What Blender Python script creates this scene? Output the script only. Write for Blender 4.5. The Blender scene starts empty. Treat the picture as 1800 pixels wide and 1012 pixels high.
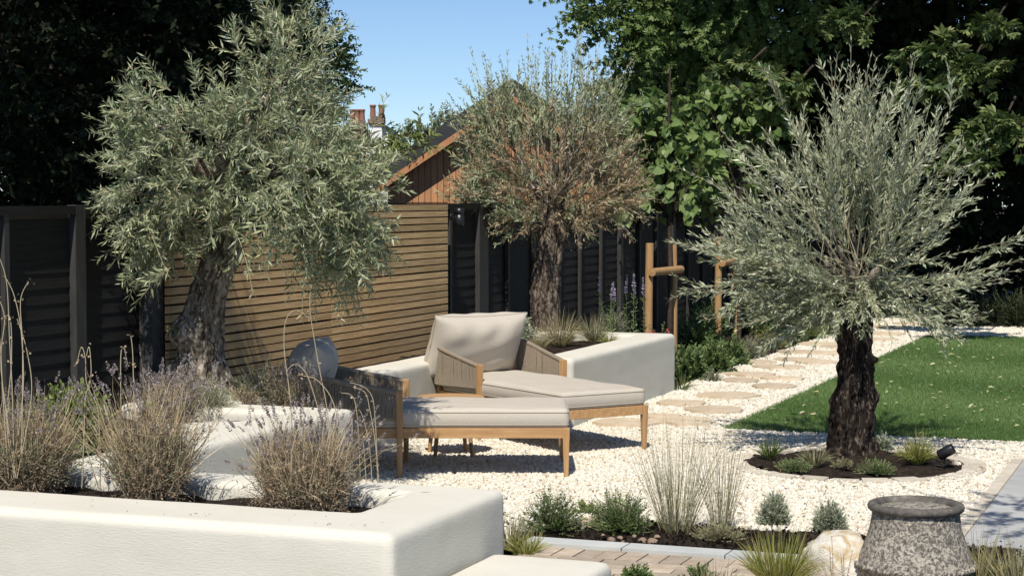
import bpy, bmesh, math, random
import numpy as np
from mathutils import Vector, noise
random.seed(7); R = np.random.RandomState(7)
PI = math.pi
C = bpy.context.scene.collection
sc = bpy.context.scene

# ------------------------------------------------------------------ camera, sky, sun, exposure
F, H = 3300.0, 1.7                      # focal length in photo pixels, eye height
PITCH = math.atan(157 / F)
A = math.atan(1250 / 3304.0)            # the garden's long axis lies this far right of the view
OX, OY = -0.57, 15.6                    # origin of the garden frame: right end of the slatted screen
U = (math.sin(A), math.cos(A)); V = (math.cos(A), -math.sin(A))
cam = bpy.data.cameras.new('camera'); camo = bpy.data.objects.new('camera', cam); C.objects.link(camo)
camo.location = (0, 0, H); camo.rotation_euler = (PI / 2 - PITCH, 0, 0)
cam.sensor_width = 36; cam.lens = 36 * F / 1800; cam.clip_end = 2000; cam.clip_start = 0.1
sc.camera = camo
SUN_EL = math.radians(53); SUN_AZ = A - math.radians(11)      # azimuth of the light's travel, from +Y towards +X
w = bpy.data.worlds.new('World'); sc.world = w; w.use_nodes = True
nt = w.node_tree; sky = nt.nodes.new('ShaderNodeTexSky'); sky.sky_type = 'NISHITA'; sky.sun_disc = False
sky.sun_elevation = SUN_EL; sky.sun_rotation = SUN_AZ + PI
sky.air_density = 1.0; sky.dust_density = 0.5; sky.ozone_density = 5.0; sky.altitude = 2600
bg = nt.nodes['Background']; nt.links.new(sky.outputs[0], bg.inputs[0]); bg.inputs[1].default_value = 0.105
sun = bpy.data.lights.new('sun', 'SUN'); suno = bpy.data.objects.new('sun', sun); C.objects.link(suno)
sun.energy = 4.9; sun.angle = math.radians(0.53); sun.color = (1, .935, .83)
travel = Vector((math.sin(SUN_AZ) * math.cos(SUN_EL), math.cos(SUN_AZ) * math.cos(SUN_EL), -math.sin(SUN_EL)))
suno.rotation_euler = travel.to_track_quat('-Z', 'Y').to_euler()
sc.view_settings.view_transform = 'Standard'; sc.view_settings.look = 'None'
sc.view_settings.exposure = 0.12; sc.view_settings.gamma = 1; sc.view_settings.use_curve_mapping = False

# ------------------------------------------------------------------ geometry helpers
def at(px, py, z=0.0):
    x = (px - 900) / F; y = -(py - 506) / F
    dy = math.cos(PITCH) + y * math.sin(PITCH); dz = -math.sin(PITCH) + y * math.cos(PITCH)
    k = (z - H) / dz
    return Vector((x * k, dy * k, z))
def atY(px, py, Y):
    x = (px - 900) / F; y = -(py - 506) / F
    dy = math.cos(PITCH) + y * math.sin(PITCH); dz = -math.sin(PITCH) + y * math.cos(PITCH)
    k = Y / dy
    return Vector((x * k, Y, H + dz * k))
def W(s, t, z=0.0): return Vector((OX + s * U[0] + t * V[0], OY + s * U[1] + t * V[1], z))
def ST(p): return ((p[0] - OX) * U[0] + (p[1] - OY) * U[1], (p[0] - OX) * V[0] + (p[1] - OY) * V[1])

def prop(o, label=None, cat=None, group=None, kind=None):
    if label: o['label'] = label
    if cat: o['category'] = cat
    if group: o['group'] = group
    if kind: o['kind'] = kind
    return o
def thing(name, label, cat, loc=(0, 0, 0), rz=0.0, group=None):
    o = bpy.data.objects.new(name, None); C.objects.link(o); o.empty_display_size = .1
    o.location = loc; o.rotation_euler = (0, 0, rz)
    return prop(o, label, cat, group)
def garden(name, label, cat, s=0, t=0, z=0, group=None): return thing(name, label, cat, W(s, t, z), -A, group)
def link(name, me, parent=None, loc=None, rot=None, **k):
    o = bpy.data.objects.new(name, me); C.objects.link(o)
    if parent is not None: o.parent = parent
    if loc is not None: o.location = loc
    if rot is not None: o.rotation_euler = rot
    return prop(o, **k)
def mesh(name, parts, mat, smooth=False, rnd=None):
    """parts: list of (verts Nx3, faces MxK)"""
    Vs, loops, tot = [], [], []
    off = 0
    for v, f in parts:
        v = np.asarray(v, dtype=np.float32).reshape(-1, 3); f = np.asarray(f, dtype=np.int64)
        Vs.append(v); loops.append((f + off).ravel()); tot.append(np.full(len(f), f.shape[1])); off += len(v)
    v = np.concatenate(Vs); l = np.concatenate(loops); n = np.concatenate(tot)
    me = bpy.data.meshes.new(name); me.vertices.add(len(v)); me.vertices.foreach_set('co', v.ravel())
    me.loops.add(len(l)); me.loops.foreach_set('vertex_index', l.astype(np.int32))
    me.polygons.add(len(n)); st = np.concatenate([[0], np.cumsum(n)[:-1]]).astype(np.int32)
    me.polygons.foreach_set('loop_start', st); me.polygons.foreach_set('loop_total', n.astype(np.int32))
    me.polygons.foreach_set('use_smooth', np.full(len(n), bool(smooth)))
    if rnd is not None:
        a = me.attributes.new('rnd', 'FLOAT', 'FACE'); a.data.foreach_set('value', np.asarray(rnd, dtype=np.float32))
    me.update(calc_edges=True)
    if mat: me.materials.append(mat)
    return me
BOXF = np.array([[0, 3, 2, 1], [4, 5, 6, 7], [0, 1, 5, 4], [1, 2, 6, 5], [2, 3, 7, 6], [3, 0, 4, 7]])
def box(x0, x1, y0, y1, z0, z1):
    return (np.array([[x0, y0, z0], [x1, y0, z0], [x1, y1, z0], [x0, y1, z0], [x0, y0, z1], [x1, y0, z1], [x1, y1, z1], [x0, y1, z1]], float), BOXF)
def bevbox(name, dims, mat, bev=.004, seg=2, taper=None):
    """centred box with base at z=0, bevelled; taper = scale of the bottom"""
    bm = bmesh.new(); bmesh.ops.create_cube(bm, size=1)
    for v in bm.verts:
        v.co.z += .5
        k = 1 if (taper is None or v.co.z > .5) else taper
        v.co.x *= dims[0] * k; v.co.y *= dims[1] * k; v.co.z *= dims[2]
    if bev: bmesh.ops.bevel(bm, geom=list(bm.edges), offset=bev, segments=seg, affect='EDGES', profile=.6)
    me = bpy.data.meshes.new(name); bm.to_mesh(me); bm.free(); me.materials.append(mat)
    me.polygons.foreach_set('use_smooth', np.zeros(len(me.polygons), dtype=bool))
    return me
def norm(a): return a / np.maximum(np.linalg.norm(a, axis=-1, keepdims=True), 1e-9)
def perp(d):
    r = R.normal(size=d.shape); return norm(np.cross(d, r))
def rdir(n): return norm(R.normal(size=(n, 3)))
def tubes(P, r0, r1, sides=3, closed=False):
    """P: N x K x 3 paths; radii per path start and end"""
    N, K, _ = P.shape
    r0 = np.broadcast_to(np.asarray(r0, float), (N,)); r1 = np.broadcast_to(np.asarray(r1, float), (N,))
    T = np.zeros_like(P); T[:, 1:-1] = P[:, 2:] - P[:, :-2]; T[:, 0] = P[:, 1] - P[:, 0]; T[:, -1] = P[:, -1] - P[:, -2]; T = norm(T)
    ref = np.where(np.abs(T[:, :1, 2:3]) > .9, np.array([1., 0, 0]), np.array([0, 0, 1.]))
    S = norm(np.cross(T, np.broadcast_to(ref, T.shape))); B = np.cross(T, S)
    rad = r0[:, None] + (r1 - r0)[:, None] * np.linspace(0, 1, K)[None]
    a = np.arange(sides) * 2 * PI / sides
    Vv = P[:, :, None] + rad[:, :, None, None] * (np.cos(a)[None, None, :, None] * S[:, :, None] + np.sin(a)[None, None, :, None] * B[:, :, None])
    idx = np.arange(N * K * sides).reshape(N, K, sides); n2 = np.roll(idx, -1, axis=2)
    f = np.stack([idx[:, :-1], n2[:, :-1], n2[:, 1:], idx[:, 1:]], -1).reshape(-1, 4)
    return Vv.reshape(-1, 3), f
def tube1(pts, rads, sides=12, KS=6):
    """one smooth tube through points with radii (catmull), optional noise"""
    pts = np.array(pts, float); n = len(pts); out = []; rr = []
    for i in range(n - 1):
        p0, p1, p2, p3 = pts[max(i - 1, 0)], pts[i], pts[i + 1], pts[min(i + 2, n - 1)]
        for k in range(KS):
            t = k / KS; out.append(.5 * ((2 * p1) + (-p0 + p2) * t + (2 * p0 - 5 * p1 + 4 * p2 - p3) * t * t + (-p0 + 3 * p1 - 3 * p2 + p3) * t ** 3)); rr.append(rads[i] * (1 - t) + rads[i + 1] * t)
    out.append(pts[-1]); rr.append(rads[-1])
    v, f = tubes(np.array(out)[None], 1, 1, sides)
    c = np.repeat(np.array(out), sides, 0); rr = np.repeat(np.array(rr), sides)
    v = c + (v - c) * rr[:, None]
    return v, f

def ribbons(P, w0, bend_side=None):
    """P: N x K x 3; flat tapering blades"""
    N, K, _ = P.shape; T = norm(P[:, -1] - P[:, 0]); S = perp(T)
    prof = np.array([.7, 1, .9, .65, .45, .3, .2][:K]); prof = np.interp(np.linspace(0, 1, K), [0, .3, .7, 1], [.7, 1, .6, .05])
    w0 = np.broadcast_to(np.asarray(w0, float), (N,))
    o = S[:, None] * (w0[:, None] * prof[None])[:, :, None] / 2
    Vv = np.stack([P - o, P + o], 2)
    idx = np.arange(N * K * 2).reshape(N, K, 2)
    f = np.stack([idx[:, :-1, 0], idx[:, :-1, 1], idx[:, 1:, 1], idx[:, 1:, 0]], -1).reshape(-1, 4)
    return Vv.reshape(-1, 3), f

KITE = (np.array([[0, 0, 0], [.5, .42, .03], [0, 1, 0], [-.5, .42, .03]]), np.array([[0, 1, 2, 3]]))
OVAL = (np.array([[0, 0, 0], [.42, .25, .08], [.5, .55, .1], [.0, 1, -.06], [-.5, .55, .1], [-.42, .25, .08], [0, .5, 0]]), np.array([[0, 1, 2, 6], [6, 2, 3, 3], [0, 6, 4, 5], [6, 3, 4, 4]]))
OVAL = (OVAL[0], np.array([[0, 1, 2, 3], [0, 3, 4, 5]]))
HEART = (np.array([[0, 0, 0], [.38, -.08, .05], [.55, .22, .1], [.4, .6, .06], [0, 1.05, -.12], [-.4, .6, .06], [-.55, .22, .1], [-.38, -.08, .05], [0, .4, 0]]),
         np.array([[0, 1, 2, 8], [8, 2, 3, 4], [0, 8, 6, 7], [8, 4, 5, 6]]))
def leaves(b, d, L, Wd, tmpl=KITE, flat=0.0):
    """leaf cards: base b, direction d; flat=1 turns upper sides up"""
    n = len(b); d = norm(d)
    nrm = rdir(n) * (1 - flat) + np.array([0, 0, 1.]) * flat + R.normal(size=(n, 3)) * .25
    s = norm(np.cross(d, nrm)); nn = np.cross(s, d)
    L = np.broadcast_to(np.asarray(L, float), (n,)); Wd = np.broadcast_to(np.asarray(Wd, float), (n,))
    tv, tf = tmpl
    Vv = b[:, None] + tv[None, :, 0:1] * (s * Wd[:, None])[:, None] + tv[None, :, 1:2] * (d * L[:, None])[:, None] + tv[None, :, 2:3] * (nn * L[:, None])[:, None]
    f = (tf[None] + (np.arange(n) * len(tv))[:, None, None]).reshape(-1, tf.shape[1])
    return Vv.reshape(-1, 3), f
def curves(start, d, L, K=6, sag=0.0, wob=.08):
    """start N x3, dirs, lengths -> N x K x 3 gently bent paths; sag<0 droops, >0 turns up"""
    N = len(start); d = norm(d); q = perp(d) * R.uniform(-1, 1, (N, 1)) * wob * 2
    t = np.linspace(0, 1, K); L = np.broadcast_to(np.asarray(L, float), (N,)); sag = np.broadcast_to(np.asarray(sag, float), (N,))
    P = start[:, None] + L[:, None, None] * (d[:, None] * t[None, :, None] + q[:, None] * (t ** 2)[None, :, None] + np.array([0, 0, 1.]) * (sag[:, None] * t[None] ** 2)[:, :, None])
    return P
def along(P, u):
    """points and tangents at params u (N x M) on paths"""
    N, K, _ = P.shape; x = np.clip(u, 0, .9999) * (K - 1); i = x.astype(int); fr = (x - i)[..., None]
    n = np.arange(N)[:, None]; a, b = P[n, i], P[n, i + 1]
    return a * (1 - fr) + b * fr, norm(b - a)
def leaf_on(P, M, L, Wd, u0=.1, ang=.75, tmpl=KITE, pair=True, flat=0.0, lj=.3):
    N = len(P); u = np.linspace(u0, 1, M)[None] + R.uniform(-.02, .02, (N, M)); p, T = along(P, u)
    p = p.reshape(-1, 3); T = T.reshape(-1, 3); q = perp(T)
    B, D = [], []
    for sg in ((1, -1) if pair else (1,)):
        a = ang + R.normal(0, .22, (len(p), 1)); B.append(p); D.append(T * np.cos(a) + sg * q * np.sin(a))
    b = np.concatenate(B); d = np.concatenate(D); n = len(b)
    tip = np.tile(1 - .35 * np.clip(u.reshape(-1), 0, 1) ** 2, 2 if pair else 1)
    sc_ = R.uniform(1 - lj, 1 + lj, n) * tip
    return leaves(b, d, L * sc_, Wd * sc_ * R.uniform(.8, 1.2, n), tmpl, flat)
def ell(n, c, r, inner=.0):
    d = rdir(n); k = R.uniform(inner ** 3, 1, (n, 1)) ** (1 / 3); return np.array(c) + d * k * np.array(r)
def frnd(parts_v_f, per=1):
    n = sum(len(f) for _, f in parts_v_f); k = int(math.ceil(n / per)); return np.repeat(R.uniform(0, 1, k), per)[:n]

# ------------------------------------------------------------------ materials
def mat(name, col=(.5, .5, .5), rough=.7, spec=.3, ramp=None, src='noise', scale=20., bump=0., bscale=80., stretch=(1, 1, 1), metal=0., detail=6, coord='Object', trans=0., objvar=0., back=None, bumpd=.01, dist=0.):
    m = bpy.data.materials.new(name); m.use_nodes = True; n = m.node_tree; N = n.nodes; Lk = n.links.new
    b = N['Principled BSDF']; b.inputs['Roughness'].default_value = rough; b.inputs['Metallic'].default_value = metal
    b.inputs['Specular IOR Level'].default_value = spec; b.inputs['Base Color'].default_value = (*col, 1)
    tc = N.new('ShaderNodeTexCoord'); mp = N.new('ShaderNodeMapping'); mp.inputs['Scale'].default_value = stretch
    Lk(tc.outputs[coord], mp.inputs[0]); colout = None
    if ramp:
        cr = N.new('ShaderNodeValToRGB'); e = cr.color_ramp.elements
        while len(e) < len(ramp): e.new(.5)
        for i, (p, c) in enumerate(ramp): e[i].position = p; e[i].color = (*c, 1)
        if src == 'noise':
            x = N.new('ShaderNodeTexNoise'); x.inputs['Scale'].default_value = scale; x.inputs['Detail'].default_value = detail; x.inputs['Roughness'].default_value = .6; x.inputs['Distortion'].default_value = dist
            Lk(mp.outputs[0], x.inputs['Vector']); Lk(x.outputs[0], cr.inputs[0])
        elif src == 'rnd':
            x = N.new('ShaderNodeAttribute'); x.attribute_name = 'rnd'; Lk(x.outputs['Fac'], cr.inputs[0])
        elif src == 'object':
            x = N.new('ShaderNodeObjectInfo'); Lk(x.outputs['Random'], cr.inputs[0])
        colout = cr.outputs[0]
        if objvar:
            oi = N.new('ShaderNodeObjectInfo'); mr = N.new('ShaderNodeMapRange'); mr.inputs['To Min'].default_value = 1 - objvar; mr.inputs['To Max'].default_value = 1 + objvar
            hs = N.new('ShaderNodeHueSaturation'); Lk(oi.outputs['Random'], mr.inputs[0]); Lk(mr.outputs[0], hs.inputs['Value']); Lk(colout, hs.inputs['Color']); colout = hs.outputs[0]
        if back:
            g = N.new('ShaderNodeNewGeometry'); mx = N.new('ShaderNodeMix'); mx.data_type = 'RGBA'; mx.inputs['B'].default_value = (*back, 1)
            Lk(g.outputs['Backfacing'], mx.inputs['Factor']); Lk(colout, mx.inputs['A']); colout = mx.outputs['Result']
        Lk(colout, b.inputs['Base Color'])
    if bump:
        x = N.new('ShaderNodeTexNoise'); x.inputs['Scale'].default_value = bscale; x.inputs['Detail'].default_value = 8; x.inputs['Roughness'].default_value = .65; x.inputs['Distortion'].default_value = dist
        bp = N.new('ShaderNodeBump'); bp.inputs['Strength'].default_value = bump; bp.inputs['Distance'].default_value = bumpd
        Lk(mp.outputs[0], x.inputs['Vector']); Lk(x.outputs[0], bp.inputs['Height']); Lk(bp.outputs[0], b.inputs['Normal'])
    if trans:
        t = N.new('ShaderNodeBsdfTranslucent'); ms = N.new('ShaderNodeMixShader'); ms.inputs[0].default_value = trans
        if colout: Lk(colout, t.inputs[0])
        else: t.inputs[0].default_value = (*col, 1)
        Lk(b.outputs[0], ms.inputs[1]); Lk(t.outputs[0], ms.inputs[2]); Lk(ms.outputs[0], N['Material Output'].inputs[0])
    return m
def leafmat(name, cols, back=None, trans=.25, rough=.5, spec=.4):
    k = len(cols); return mat(name, ramp=[((i + .3) / k, c) for i, c in enumerate(cols)], src='rnd', trans=trans, rough=rough, spec=spec, back=back)
M = {}
M['render'] = mat('white_render', ramp=[(.3, (.60, .575, .49)), (.5, (.64, .615, .535)), (.7, (.67, .645, .565))], scale=1.6, bump=.35, bscale=30, rough=.9, spec=.1, bumpd=.005, stretch=(1, 1, 5))
M['slat'] = mat('oiled_cedar', ramp=[(.3, (.47, .285, .125)), (.55, (.66, .43, .205)), (.75, (.74, .54, .29))], scale=4, stretch=(14, 1.0, 14), bump=.12, bscale=14, bumpd=.002, rough=.7, objvar=.22, spec=.2)
M['slat_end'] = M['slat']
M['black'] = mat('black_fence_paint', ramp=[(.3, (.009, .0088, .0085)), (.7, (.02, .019, .018))], scale=6, stretch=(6, .6, 6), bump=.25, bscale=22, bumpd=.002, rough=.65, spec=.25)
M['trim'] = mat('sunlit_black_trim', ramp=[(.3, (.03, .029, .028)), (.7, (.06, .058, .055))], scale=6, stretch=(6, 6, .6), rough=.6, spec=.3)  # fence black lightened: sunlight on batten and post edges put into the colour
M['post_grey'] = mat('anthracite_post', ramp=[(.3, (.035, .038, .043)), (.7, (.05, .053, .058))], scale=5, rough=.6, spec=.3)
M['metal_black'] = mat('black_metal', (.012, .012, .013), rough=.35, spec=.5)
M['teak'] = mat('teak', ramp=[(.3, (.36, .20, .085)), (.55, (.47, .28, .13)), (.75, (.56, .36, .18))], scale=3, stretch=(14, 14, 1.2), bump=.08, bscale=20, bumpd=.002, rough=.5, objvar=.08, spec=.35)
M['teakx'] = mat('teak_rail', ramp=[(.3, (.36, .20, .085)), (.55, (.47, .28, .13)), (.75, (.56, .36, .18))], scale=3, stretch=(1.2, 14, 14), bump=.08, bscale=20, bumpd=.002, rough=.5, objvar=.08, spec=.35)
M['stake'] = mat('round_pine_stake', ramp=[(.3, (.30, .17, .075)), (.6, (.42, .26, .12)), (.8, (.50, .33, .17))], scale=7, stretch=(10, 10, 1), bump=.2, bscale=40, rough=.75)
M['fabric'] = mat('beige_cushion_fabric', ramp=[(.3, (.435, .39, .33)), (.5, (.50, .455, .39)), (.7, (.55, .505, .44))], scale=260, bump=.35, bscale=420, rough=.95, spec=.1, bumpd=.002, detail=3)
M['piping'] = mat('cushion_piping', (.41, .37, .31), rough=.9, spec=.1)
M['rope'] = mat('taupe_rope', ramp=[(.3, (.19, .155, .115)), (.7, (.31, .26, .20))], scale=140, bump=.6, bscale=300, rough=.9, spec=.1, bumpd=.003)
M['bark'] = mat('olive_bark', ramp=[(.38, (.08, .064, .05)), (.48, (.25, .205, .16)), (.60, (.52, .46, .38))], scale=15, dist=1.4, detail=10, stretch=(1.5, 1.5, .7), bump=1., bscale=30, rough=.9, spec=.1, bumpd=.03)
M['bark_mid'] = mat('brown_olive_bark', ramp=[(.38, (.045, .034, .026)), (.5, (.12, .095, .073)), (.62, (.33, .27, .215))], scale=15, dist=1.4, detail=10, stretch=(1.5, 1.5, .7), bump=1., bscale=30, rough=.9, spec=.1, bumpd=.03)
M['bark_dark'] = mat('dark_olive_bark', ramp=[(.42, (.016, .012, .010)), (.54, (.055, .04, .031)), (.66, (.24, .19, .15))], scale=14, dist=1.6, detail=10, stretch=(1.6, 1.6, .6), bump=1., bscale=28, rough=.85, spec=.2, bumpd=.035)
M['bark_tree'] = mat('tree_bark', ramp=[(.3, (.03, .024, .018)), (.7, (.09, .07, .052))], scale=12, stretch=(1.5, 1.5, .4), bump=1., bscale=20, rough=.9, spec=.1, bumpd=.02)
M['twig'] = mat('olive_twig', (.30, .27, .18), rough=.8, spec=.15)
M['twig_s'] = mat('pale_dry_stalk', (.40, .34, .23), rough=.8)
M['twig_tan'] = mat('dry_twig', (.30, .24, .17), rough=.8, spec=.15)
M['olive'] = leafmat('olive_leaf', [(.12, .165, .07), (.18, .23, .105), (.25, .30, .15), (.38, .39, .20)], back=(.36, .40, .25), rough=.42, spec=.5, trans=.15)
M['olive3'] = leafmat('olive_leaf_silver', [(.14, .17, .08), (.21, .245, .13), (.29, .325, .19), (.42, .44, .27)], back=(.40, .44, .30), rough=.38, spec=.55, trans=.12)
M['olive_dry'] = leafmat('dry_olive_leaf', [(.28, .20, .115), (.44, .325, .195), (.56, .44, .29), (.30, .28, .16)], trans=.2)
M['deep_shade_leaf'] = leafmat('deep_shade_leaf', [(.008, .013, .006), (.013, .021, .009), (.02, .031, .012)], trans=.1, rough=.7, spec=.15)  # almost black green: deep shade under the left trees put into the colour
M['shade_leaf'] = leafmat('chestnut_leaf_shaded', [(.012, .021, .008), (.02, .034, .012), (.032, .05, .018)], trans=.1, rough=.7, spec=.2)  # darkened copy of the chestnut leaf, with the shade put into its colour
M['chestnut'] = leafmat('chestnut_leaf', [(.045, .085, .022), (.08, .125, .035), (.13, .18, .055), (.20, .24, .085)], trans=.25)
M['green_tree'] = leafmat('green_tree_leaf', [(.05, .085, .03), (.085, .13, .05), (.12, .175, .07)], trans=.2)
M['grey_tree'] = leafmat('grey_green_leaf', [(.12, .155, .08), (.19, .23, .12), (.26, .29, .16)], trans=.2)
M['lime'] = leafmat('lime_leaf', [(.075, .135, .032), (.13, .205, .055), (.20, .27, .09)], trans=.3)
M['bright_shrub'] = leafmat('bright_leaf', [(.10, .15, .035), (.18, .24, .06), (.28, .32, .10)], trans=.25)
M['sage'] = leafmat('sage_leaf', [(.07, .115, .035), (.125, .185, .06), (.20, .27, .10)], trans=.2)
M['santolina'] = leafmat('grey_foliage', [(.22, .26, .17), (.35, .39, .27), (.48, .51, .38)], trans=.15)
M['lavender_leaf'] = leafmat('lavender_leaf', [(.12, .14, .08), (.21, .23, .145), (.31, .33, .22)], trans=.15)
M['straw'] = leafmat('straw', [(.30, .23, .13), (.46, .37, .23), (.60, .50, .33)], trans=.15)
M['dead_brown'] = leafmat('dead_brown', [(.18, .13, .085), (.31, .235, .15), (.44, .345, .235)], trans=.1)
M['lav_head'] = leafmat('lavender_head', [(.17, .14, .14), (.27, .23, .225), (.37, .32, .31)], trans=.15)
M['grass_tall'] = leafmat('tall_grass', [(.16, .17, .08), (.26, .25, .13), (.36, .33, .20)], trans=.25)
M['grass_yellow'] = leafmat('yellow_grass', [(.16, .20, .04), (.27, .29, .07), (.40, .37, .13)], trans=.3)
M['grass_pale'] = leafmat('pale_grass', [(.22, .20, .10), (.33, .29, .15), (.44, .38, .22)], trans=.25)
M['grass_green'] = leafmat('green_grass', [(.07, .11, .03), (.12, .17, .05), (.2, .24, .08)], trans=.25)
M['hebe'] = leafmat('green_small_leaf', [(.055, .10, .025), (.10, .165, .045), (.16, .23, .07)], trans=.2)
M['flower_white'] = mat('white_petal', (.8, .8, .78), rough=.6, trans=.2)
M['flower_blue'] = mat('blue_purple_petal', (.10, .08, .30), rough=.6)
M['flower_lilac'] = mat('lilac_petal', (.38, .34, .45), rough=.6)
M['flower_red'] = mat('dusky_red_petal', (.42, .09, .09), rough=.6)
M['lawn_blade'] = leafmat('lawn_blade', [(.065, .13, .03), (.11, .19, .05), (.19, .28, .095)], trans=.15, rough=.45)
M['lawn'] = mat('lawn_base', ramp=[(.3, (.045, .085, .02)), (.7, (.075, .125, .034))], scale=60, rough=.9)
M['fallen'] = leafmat('fallen_leaf', [(.26, .30, .12), (.38, .40, .20), (.45, .42, .24)], trans=.15)
M['soil'] = mat('dark_soil', ramp=[(.3, (.014, .010, .008)), (.55, (.035, .026, .02)), (.75, (.075, .056, .042))], scale=30, bump=1., bscale=50, rough=.95, spec=.1, bumpd=.02)
M['earth'] = mat('bare_earth', ramp=[(.3, (.03, .026, .016)), (.7, (.06, .055, .03))], scale=3, bump=.5, bscale=20, rough=.95)
M['gravel_base'] = mat('gravel_bed', ramp=[(.3, (.20, .175, .13)), (.6, (.42, .385, .31))], scale=70, bump=1., bscale=60, rough=.95, bumpd=.015)
M['gravel'] = mat('white_limestone_chip', ramp=[(.0, (.42, .34, .235)), (.12, (.58, .52, .41)), (.45, (.67, .63, .53)), (1., (.74, .71, .63))], src='object', rough=.8, spec=.2)
M['flag'] = mat('buff_sandstone', ramp=[(.3, (.48, .38, .26)), (.55, (.57, .47, .345)), (.75, (.64, .56, .44))], scale=8, bump=.5, bscale=25, rough=.85, objvar=.12)
M['sett'] = mat('pale_sandstone_sett', ramp=[(.3, (.46, .41, .33)), (.7, (.60, .55, .46))], scale=12, bump=.6, bscale=40, rough=.85, objvar=.1)
M['slab'] = mat('grey_paving_slab', ramp=[(.3, (.36, .365, .36)), (.7, (.44, .445, .435))], scale=4, bump=.12, bscale=90, bumpd=.002, rough=.75, objvar=.06)
M['kerb'] = mat('grey_kerb', ramp=[(.3, (.42, .44, .43)), (.7, (.52, .53, .51))], scale=6, bump=.1, bscale=60, bumpd=.002, rough=.8, spec=.15, objvar=.06)
M['brick'] = mat('buff_clay_paver', ramp=[(.3, (.38, .30, .22)), (.55, (.46, .385, .30)), (.75, (.53, .47, .39))], scale=14, bump=.4, bscale=60, rough=.85, objvar=.2)
M['joint'] = mat('paving_joint', (.30, .25, .19), rough=.95)
M['pot'] = mat('weathered_grey_pot', ramp=[(.36, (.085, .078, .07)), (.47, (.18, .165, .14)), (.58, (.44, .40, .34))], scale=62, dist=.8, bump=.8, bscale=140, rough=.9, spec=.15, bumpd=.006, detail=8)
M['pot_rim'] = mat('dark_pot_rim', ramp=[(.35, (.07, .065, .06)), (.6, (.15, .135, .115)), (.75, (.30, .27, .22))], scale=22, bump=.7, bscale=60, rough=.75, spec=.3)
M['boulder'] = mat('cream_boulder', ramp=[(.36, (.50, .38, .22)), (.48, (.60, .53, .41)), (.58, (.70, .67, .60))], scale=9, dist=1.2, bump=1., bscale=14, rough=.85, bumpd=.02)
M['pebble'] = mat('brown_pebble', ramp=[(.3, (.20, .13, .09)), (.7, (.36, .27, .21))], scale=10, rough=.8, objvar=.2)
M['clad'] = mat('cedar_cladding', ramp=[(.3, (.34, .155, .07)), (.6, (.46, .235, .12)), (.8, (.54, .31, .17))], scale=5, stretch=(14, 14, .8), rough=.65, objvar=.16, bump=.15, bscale=30)
M['roof'] = mat('dark_slate_roof', ramp=[(.3, (.028, .03, .034)), (.7, (.045, .047, .053))], scale=6, rough=.6)
M['white_wall'] = mat('white_painted_brick', (.8, .8, .78), rough=.8)
M['chim_brick'] = mat('old_brick', ramp=[(.3, (.12, .08, .055)), (.7, (.26, .19, .14))], scale=8, rough=.9)
M['terracotta'] = mat('terracotta', (.26, .13, .09), rough=.8)
M['cable'] = mat('black_cable', (.015, .015, .015), rough=.5)

# ------------------------------------------------------------------ ground and paving
def grid_region(x0, x1, y0, y1, step, keep, zfun=None):
    xs = np.arange(x0, x1 + step / 2, step); ys = np.arange(y0, y1 + step / 2, step)
    X, Y = np.meshgrid(xs, ys, indexing='ij'); nx, ny = X.shape
    Z = zfun(X, Y) if zfun is not None else np.zeros_like(X)
    v = np.stack([X, Y, Z], -1).reshape(-1, 3); idx = np.arange(nx * ny).reshape(nx, ny)
    f = np.stack([idx[:-1, :-1], idx[1:, :-1], idx[1:, 1:], idx[:-1, 1:]], -1)
    cx = (X[:-1, :-1] + step / 2); cy = (Y[:-1, :-1] + step / 2); k = keep(cx, cy)
    return v, f[k].reshape(-1, 4)
def bumpz(amp, f):
    ph = R.uniform(0, 6.28, 12); fr = R.uniform(.5, 1.6, (12, 2)) * f
    rot = R.uniform(0, PI, 12)
    def g(X, Y):
        z = 0
        for i in range(12): z = z + np.sin((X * np.cos(rot[i]) + Y * np.sin(rot[i])) * fr[i, 0] + ph[i])
        return amp * z / 4 + R.uniform(-amp, amp, X.shape) * .4
    return g
GND = W(0, 0, 0)
def gstruct(name, parts, m, z, kind='structure', smooth=False, **k):
    o = link(name, mesh(name, parts, m, smooth), None, W(0, 0, z), (0, 0, -A), kind=kind, **k); return o
# local coords in the garden frame: x = t, y = s
gstruct('ground', [box(-250, 250, -60, 400, -.3, -.06)], M['earth'], 0)
RC = ST(at(1503, 797)); RR = .76                     # round tree bed
RC = (-2.50, 3.88); RR = .70
def in_ring(t, s, r=RR): return (t - RC[1]) ** 2 + (s - RC[0]) ** 2 < r * r
def lawn_mask(t, s): return (t > 2.64) & (s > -1.0) & (s < 9.2) & (t < 12)
def gravel_mask(t, s):
    a = (s > -5.0) & (s < -1.0) & (t > .66) & (t < 4.78)
    b = (s >= -1.0) & (s < 9.2) & (t > 1.5) & (t < 2.66)
    c = (s >= 9.2) & (s < 12.6) & (t > 1.0 - (s - 9.2) * .25) & (t < 7)
    d = (s > -7.3) & (s <= -5.0) & (t > 1.48) & (t < 2.75)
    e = (s > -1.9) & (s < -.99) & (t > 1.5) & (t < 4.9 + (s + 1.9))
    blk = (s > -1.22) & (t < 1.5)
    return (a | b | c | d | e) & ~in_ring(t, s) & ~(blk & (s < 9))
g0 = gstruct('gravel', [grid_region(.6, 7, -7.4, 12.7, .1, gravel_mask, bumpz(.004, 9))], M['gravel_base'], 0)
gl = gstruct('lawn', [grid_region(2.6, 12, -1.05, 9.3, .15, lawn_mask, bumpz(.004, 3))], M['lawn'], .012)
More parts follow.
